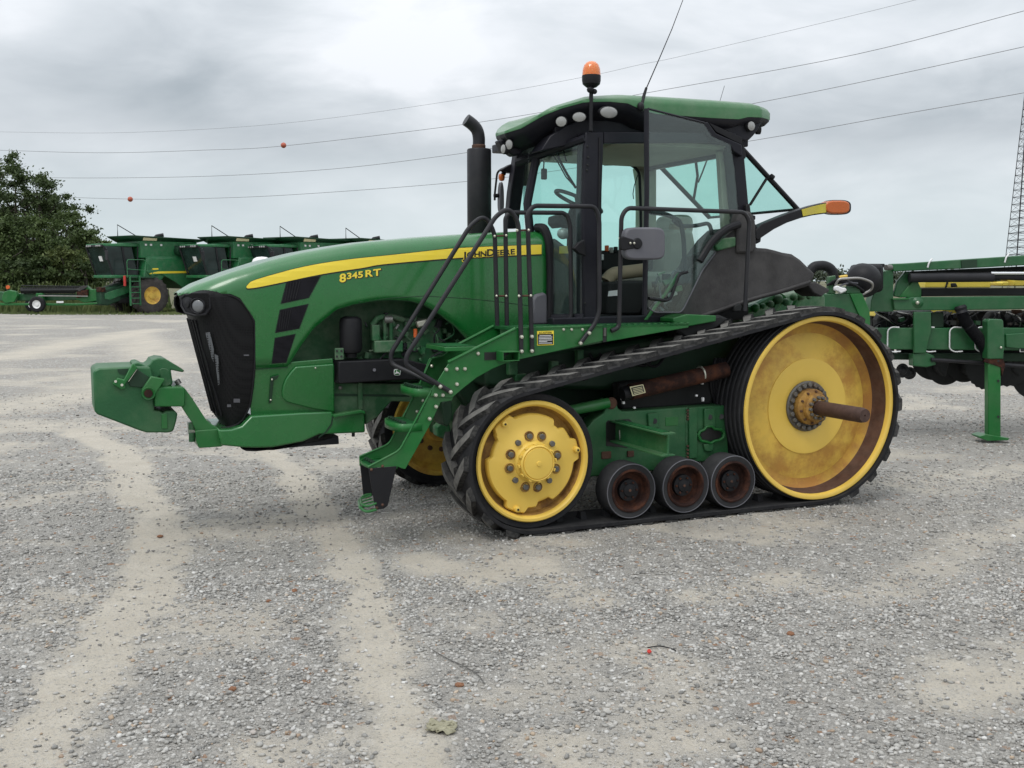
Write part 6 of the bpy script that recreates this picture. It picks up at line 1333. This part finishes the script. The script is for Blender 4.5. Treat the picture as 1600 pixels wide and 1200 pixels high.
# ================================================================== TREES, GRASS, FAR WOOD
def leaf_mat(name, c1, c2, sc=.55):
    m = bpy.data.materials.new(name); m.use_nodes = True; nt = m.node_tree; N = nt.nodes.new; K = nt.links.new; b = nt.nodes['Principled BSDF']; b.inputs['Roughness'].default_value = .6; b.inputs['Specular IOR Level'].default_value = .25
    tc = N('ShaderNodeTexCoord'); n = N('ShaderNodeTexNoise'); n.inputs['Scale'].default_value = sc; n.inputs['Detail'].default_value = 6; n.inputs['Roughness'].default_value = .7; K(tc.outputs['Object'], n.inputs['Vector'])
    mr = N('ShaderNodeMapRange'); K(n.outputs[0], mr.inputs[0]); mr.inputs[1].default_value = .35; mr.inputs[2].default_value = .65
    mx = N('ShaderNodeMixRGB'); K(mr.outputs[0], mx.inputs[0]); mx.inputs[1].default_value = c1+(1,); mx.inputs[2].default_value = c2+(1,); K(mx.outputs[0], b.inputs['Base Color'])
    t = N('ShaderNodeBsdfTranslucent'); K(mx.outputs[0], t.inputs[0]); ms = N('ShaderNodeMixShader'); ms.inputs[0].default_value = .25; K(b.outputs[0], ms.inputs[1]); K(t.outputs[0], ms.inputs[2]); K(ms.outputs[0], nt.nodes['Material Output'].inputs[0]); MATS[name] = m
leaf_mat('leaves_dark', (.030, .050, .020), (.090, .125, .045)); leaf_mat('leaves_mid', (.036, .060, .020), (.10, .14, .045)); leaf_mat('leaves_light', (.06, .085, .025), (.15, .18, .06)); leaf_mat('grass_blades', (.06, .10, .03), (.18, .21, .08), .8)
leaf_mat('leaves_far', (.05, .065, .045), (.09, .11, .07), .1)
mat('bark', (.06, .05, .04), .9, var=.3)
def leaves(centers, radii, per, size, rs):
    V = []; n_ = len(centers)
    cc = np.repeat(np.array(centers), per, 0); rr = np.repeat(np.array(radii), per)
    d = rs.normal(size=(n_*per, 3)); d /= np.linalg.norm(d, axis=1)[:, None]; rad = rs.random(n_*per)**.6
    p = cc+d*(rr*np.minimum(np.abs(rs.normal(size=n_*per))*.62, 1.6))[:, None]*np.array([1.15, 1.1, .7]); a = rs.normal(size=p.shape); a /= np.linalg.norm(a, axis=1)[:, None]; b = np.cross(a, rs.normal(size=p.shape)); b /= np.linalg.norm(b, axis=1)[:, None]
    s = size*(.6+.8*rs.random(n_*per))[:, None]
    Q = np.stack([p-a*s, p-b*s*.5, p+a*s, p+b*s*.5], 1).reshape(-1, 3); return Q
def leaf_obj(name, Q, m_, parent=None):
    me = bpy.data.meshes.new(name); me.vertices.add(len(Q)); me.vertices.foreach_set('co', Q.astype(np.float32).ravel()); me.loops.add(len(Q)); me.loops.foreach_set('vertex_index', np.arange(len(Q), dtype=np.int32))
    me.polygons.add(len(Q)//4); me.polygons.foreach_set('loop_start', np.arange(0, len(Q), 4, dtype=np.int32)); me.update(); me.materials.append(MATS[m_]); o = bpy.data.objects.new(name, me); COL.objects.link(o)
    if parent: o.parent = parent
    return o
def tree(u, vt, d, wid, label, m_, seed, low=.1, name='broadleaf_tree', cat='tree', per=260, nb=16, grp='trees at the left edge of the yard', size=.10):
    rs = np.random.default_rng(seed); ra = random.Random(seed); b = Wp(u, 437, d); H = CH+(437-vt)/CF*d; r = thing(name, label, cat, (b.x, d, 0), group=grp)
    M = MB(); top = Vector((ra.uniform(-.4, .4), 0, H*.78)); M.tube([(0, 0, -.2), (ra.uniform(-.2, .2), 0, H*.3), top], H*.022, 8, r2=.05); tips = []
    for k in range(nb):
        t = low+(1-low)*(k+.5)/nb; a = ra.uniform(0, 2*PI); z0 = H*t*.70; rad = wid*(.45+.6*math.sin(PI*min(1, .25+t*.72)))*ra.uniform(.55, 1.05)
        e = Vector((math.cos(a)*rad, math.sin(a)*rad*.8, min(H*.96, z0+H*.16*ra.uniform(.5, 1.5)))); M.tube([(0, 0, z0), Vector((e.x*.5, e.y*.5, z0+(e.z-z0)*.35)), e], .07, 5, r2=.02)
        for j in range(5): tips.append(e*(1-.17*j)+Vector((ra.uniform(-.7, .7), ra.uniform(-.7, .7), ra.uniform(-.5, .5)+ (0 if j else .2))))
    for k in range(int(nb*.7)): tips.append(Vector((ra.gauss(0, wid*.22), ra.gauss(0, wid*.2), H*ra.uniform(.55, .93))))
    tips.append(Vector((0, 0, H-.5))); tips.append(Vector((.5, 0, H-1.1)))
    M.build('trunk', 'bark', r); radii = [ra.uniform(.28, .80)*(wid/3.6)**.5 for _ in tips]
    for i, tpt in enumerate(tips): tpt.z = max(.4, min(tpt.z, H-radii[i]*.75))
    leaf_obj('crown', leaves([tuple(t) for t in tips], radii, per, size, rs), m_, r); return r
tree(-45, 228, 72, 5.0, 'tallest dark tree, cut by the left edge', 'leaves_dark', 1, nb=26, per=300, low=.05)
tree(22, 243, 70, 3.6, 'tall dark tree with a ragged top, right of the tallest one', 'leaves_dark', 2, nb=22, per=300, low=.05)
tree(70, 268, 69, 2.9, 'dark tree with a pointed side branch, third from the left edge', 'leaves_dark', 3, nb=20, low=.05)
tree(112, 325, 67, 2.0, 'smaller tree leaning out of the wood towards the combines', 'leaves_mid', 4, nb=15, low=.05)
tree(143, 352, 65, 1.25, 'slim low tree directly behind the first combine cab', 'leaves_mid', 5, nb=12, low=.03, per=220)
tree(48, 330, 64, 3.0, 'round mid green tree in front of the dark ones', 'leaves_mid', 6, nb=18, low=.02)
tree(5, 345, 63, 2.6, 'bushy mid green tree at the left edge above the header', 'leaves_mid', 7, nb=16, low=.02)
tree(105, 382, 62.5, 1.6, 'low light green bush beside the first combine', 'leaves_light', 8, nb=10, low=.02, name='bush', cat='bush', per=220)
tree(70, 395, 62, 1.5, 'low dark bush behind the header wheel', 'leaves_mid', 9, nb=10, low=.02, name='bush', cat='bush', per=220)
tree(20, 400, 62, 1.8, 'wide low bush behind the header end', 'leaves_dark', 10, nb=10, low=.02, name='bush', cat='bush', per=220)
tree(135, 405, 62, 1.1, 'small bush squeezed behind the combine feeder', 'leaves_mid', 12, nb=8, low=.02, name='bush', cat='bush', per=90)
tree(90, 300, 76, 3.4, 'rear tree filling the gap behind the leaning one', 'leaves_dark', 13, nb=20, low=.02)
tree(-60, 330, 64, 3.0, 'dark tree half outside the left edge', 'leaves_dark', 14, nb=14, low=.02)
rs = np.random.default_rng(4); n = 15000
bx = rs.uniform(-42, -6, n); by = rs.uniform(55.5, 66, n); keep = (fbm(bx*.5, by*.5) > .47) | (by > 59.5); bx, by = bx[keep], by[keep]; n = len(bx)
tall = np.where((bx < -21) & (by > 59), rs.uniform(.3, 1.5, n), rs.uniform(.03, .13, n))*np.where(rs.random(n) < .3, 1.2, .8); dx = rs.normal(0, .18, n)*tall; w_ = .03+.02*rs.random(n)
Q = np.stack([np.stack([bx-w_, by, 0*bx-.01], -1), np.stack([bx+w_, by, 0*bx-.01], -1), np.stack([bx+dx+w_*.3, by+dx*.5, tall], -1), np.stack([bx+dx-w_*.3, by+dx*.5, tall], -1)], 1).reshape(-1, 3)
tag(leaf_obj('grass', Q, 'grass_blades'), 'rough grass along the edge of the yard under the combines', None, None, 'stuff')
cs = []; rr_ = []; rs2 = np.random.default_rng(9)
for x in np.arange(-420, 520, 3.0):
    h = 3.5+4.5*float(fbm(np.array(x*.03), np.array(2.0), 4)); cs.append((x, 420+rs2.uniform(-8, 8), h*.5)); rr_.append(h*.62)
tag(leaf_obj('distant_woods', leaves(cs, rr_, 260, .7, rs2), 'leaves_far'), 'low line of woods far away on the horizon', None, None, 'stuff')

# ================================================================== LATTICE TOWER AND POWER LINES
lg_ = [Wp(1566, 440, 182), Wp(1586, 440, 177), Wp(1660, 440, 181)]; apx = Wp(1612, 53, 180)
tb_ = Vector((sum(p.x for p in lg_)/3, 180, 0)); TW = thing('lattice_tower', 'tall grey steel lattice tower rising at the right edge', 'tower', tb_)
lg_ = [Vector((p.x, p.y, 0))-tb_ for p in lg_]; apx = apx-tb_
for k, p in enumerate(lg_): MB().tube([p, p.lerp(apx, .97)], .10 if k == 1 else .06, 6).build('leg', 'metal_black', TW)
M = MB(); nb = 34
for i in range(nb):
    t0, t1_ = (1-(1-i/nb)**1.0)*.97, ((i+1)/nb)*.97
    for a, c_ in ((0, 1), (1, 2), (2, 0)):
        A0, A1 = lg_[a].lerp(apx, t0), lg_[a].lerp(apx, t1_); C0, C1 = lg_[c_].lerp(apx, t0), lg_[c_].lerp(apx, t1_)
        M.tube([A0, C1], .028, 4); M.tube([C0, A1], .028, 4); M.tube([A1, C1], .03, 4)
M.build('bracing', 'metal_black', TW)
mat('wire', (.20, .20, .21), .6)
WIRES = [('highest power line, very thin, running up out of the frame', [(-150,203),(0,206),(200,207),(440,193),(690,160),(909,121),(1000,101),(1085,83),(1430,0),(1700,-75)]),
         ('second power line from the top, carrying the higher orange ball', [(-150,230),(9,235),(163,238.7),(320,234.5),(443,228),(690,199),(843,176),(1000,147),(1337,85),(1600,17),(1800,-35)]),
         ('third power line from the top, passing behind the cab', [(-150,266),(0,273.7),(105,278),(320,275.5),(520,264),(690,244),(780,230),(980,198),(1160,165),(1337,130),(1600,73),(1800,28)]),
         ('lowest power line, carrying the lower orange ball', [(-150,298),(0,304.5),(203,311),(320,310),(460,304),(690,287),(860,268),(1180,219),(1400,180),(1600,145),(1800,108)])]
def wd(u): return 118-.030*u
for lab, pts in WIRES:
    q = curve_px(pts, 6); tag(MB().tube([Wp(u, v, wd(u)) for u, v in q], .021 if 'highest' not in lab else .012, 6).build('power_line', 'wire'), lab, 'power line', 'power lines crossing the sky')
for u, v, lab in ((443, 227, 'orange marker ball on the second power line, the higher one'), (203.5, 311.3, 'orange marker ball on the lowest power line, above the trees side')):
    o = MB().ball((0, 0, 0), .27, 14).build('marker_ball', 'orange_ball' if 'orange_ball' in MATS else 'lens_red'); o.data.materials[0] = MATS.get('orange_ball') or mat('orange_ball', (.42, .10, .06), .6); o.location = Wp(u, v, wd(u)); tag(o, lab, 'marker ball', 'orange balls on the power lines')
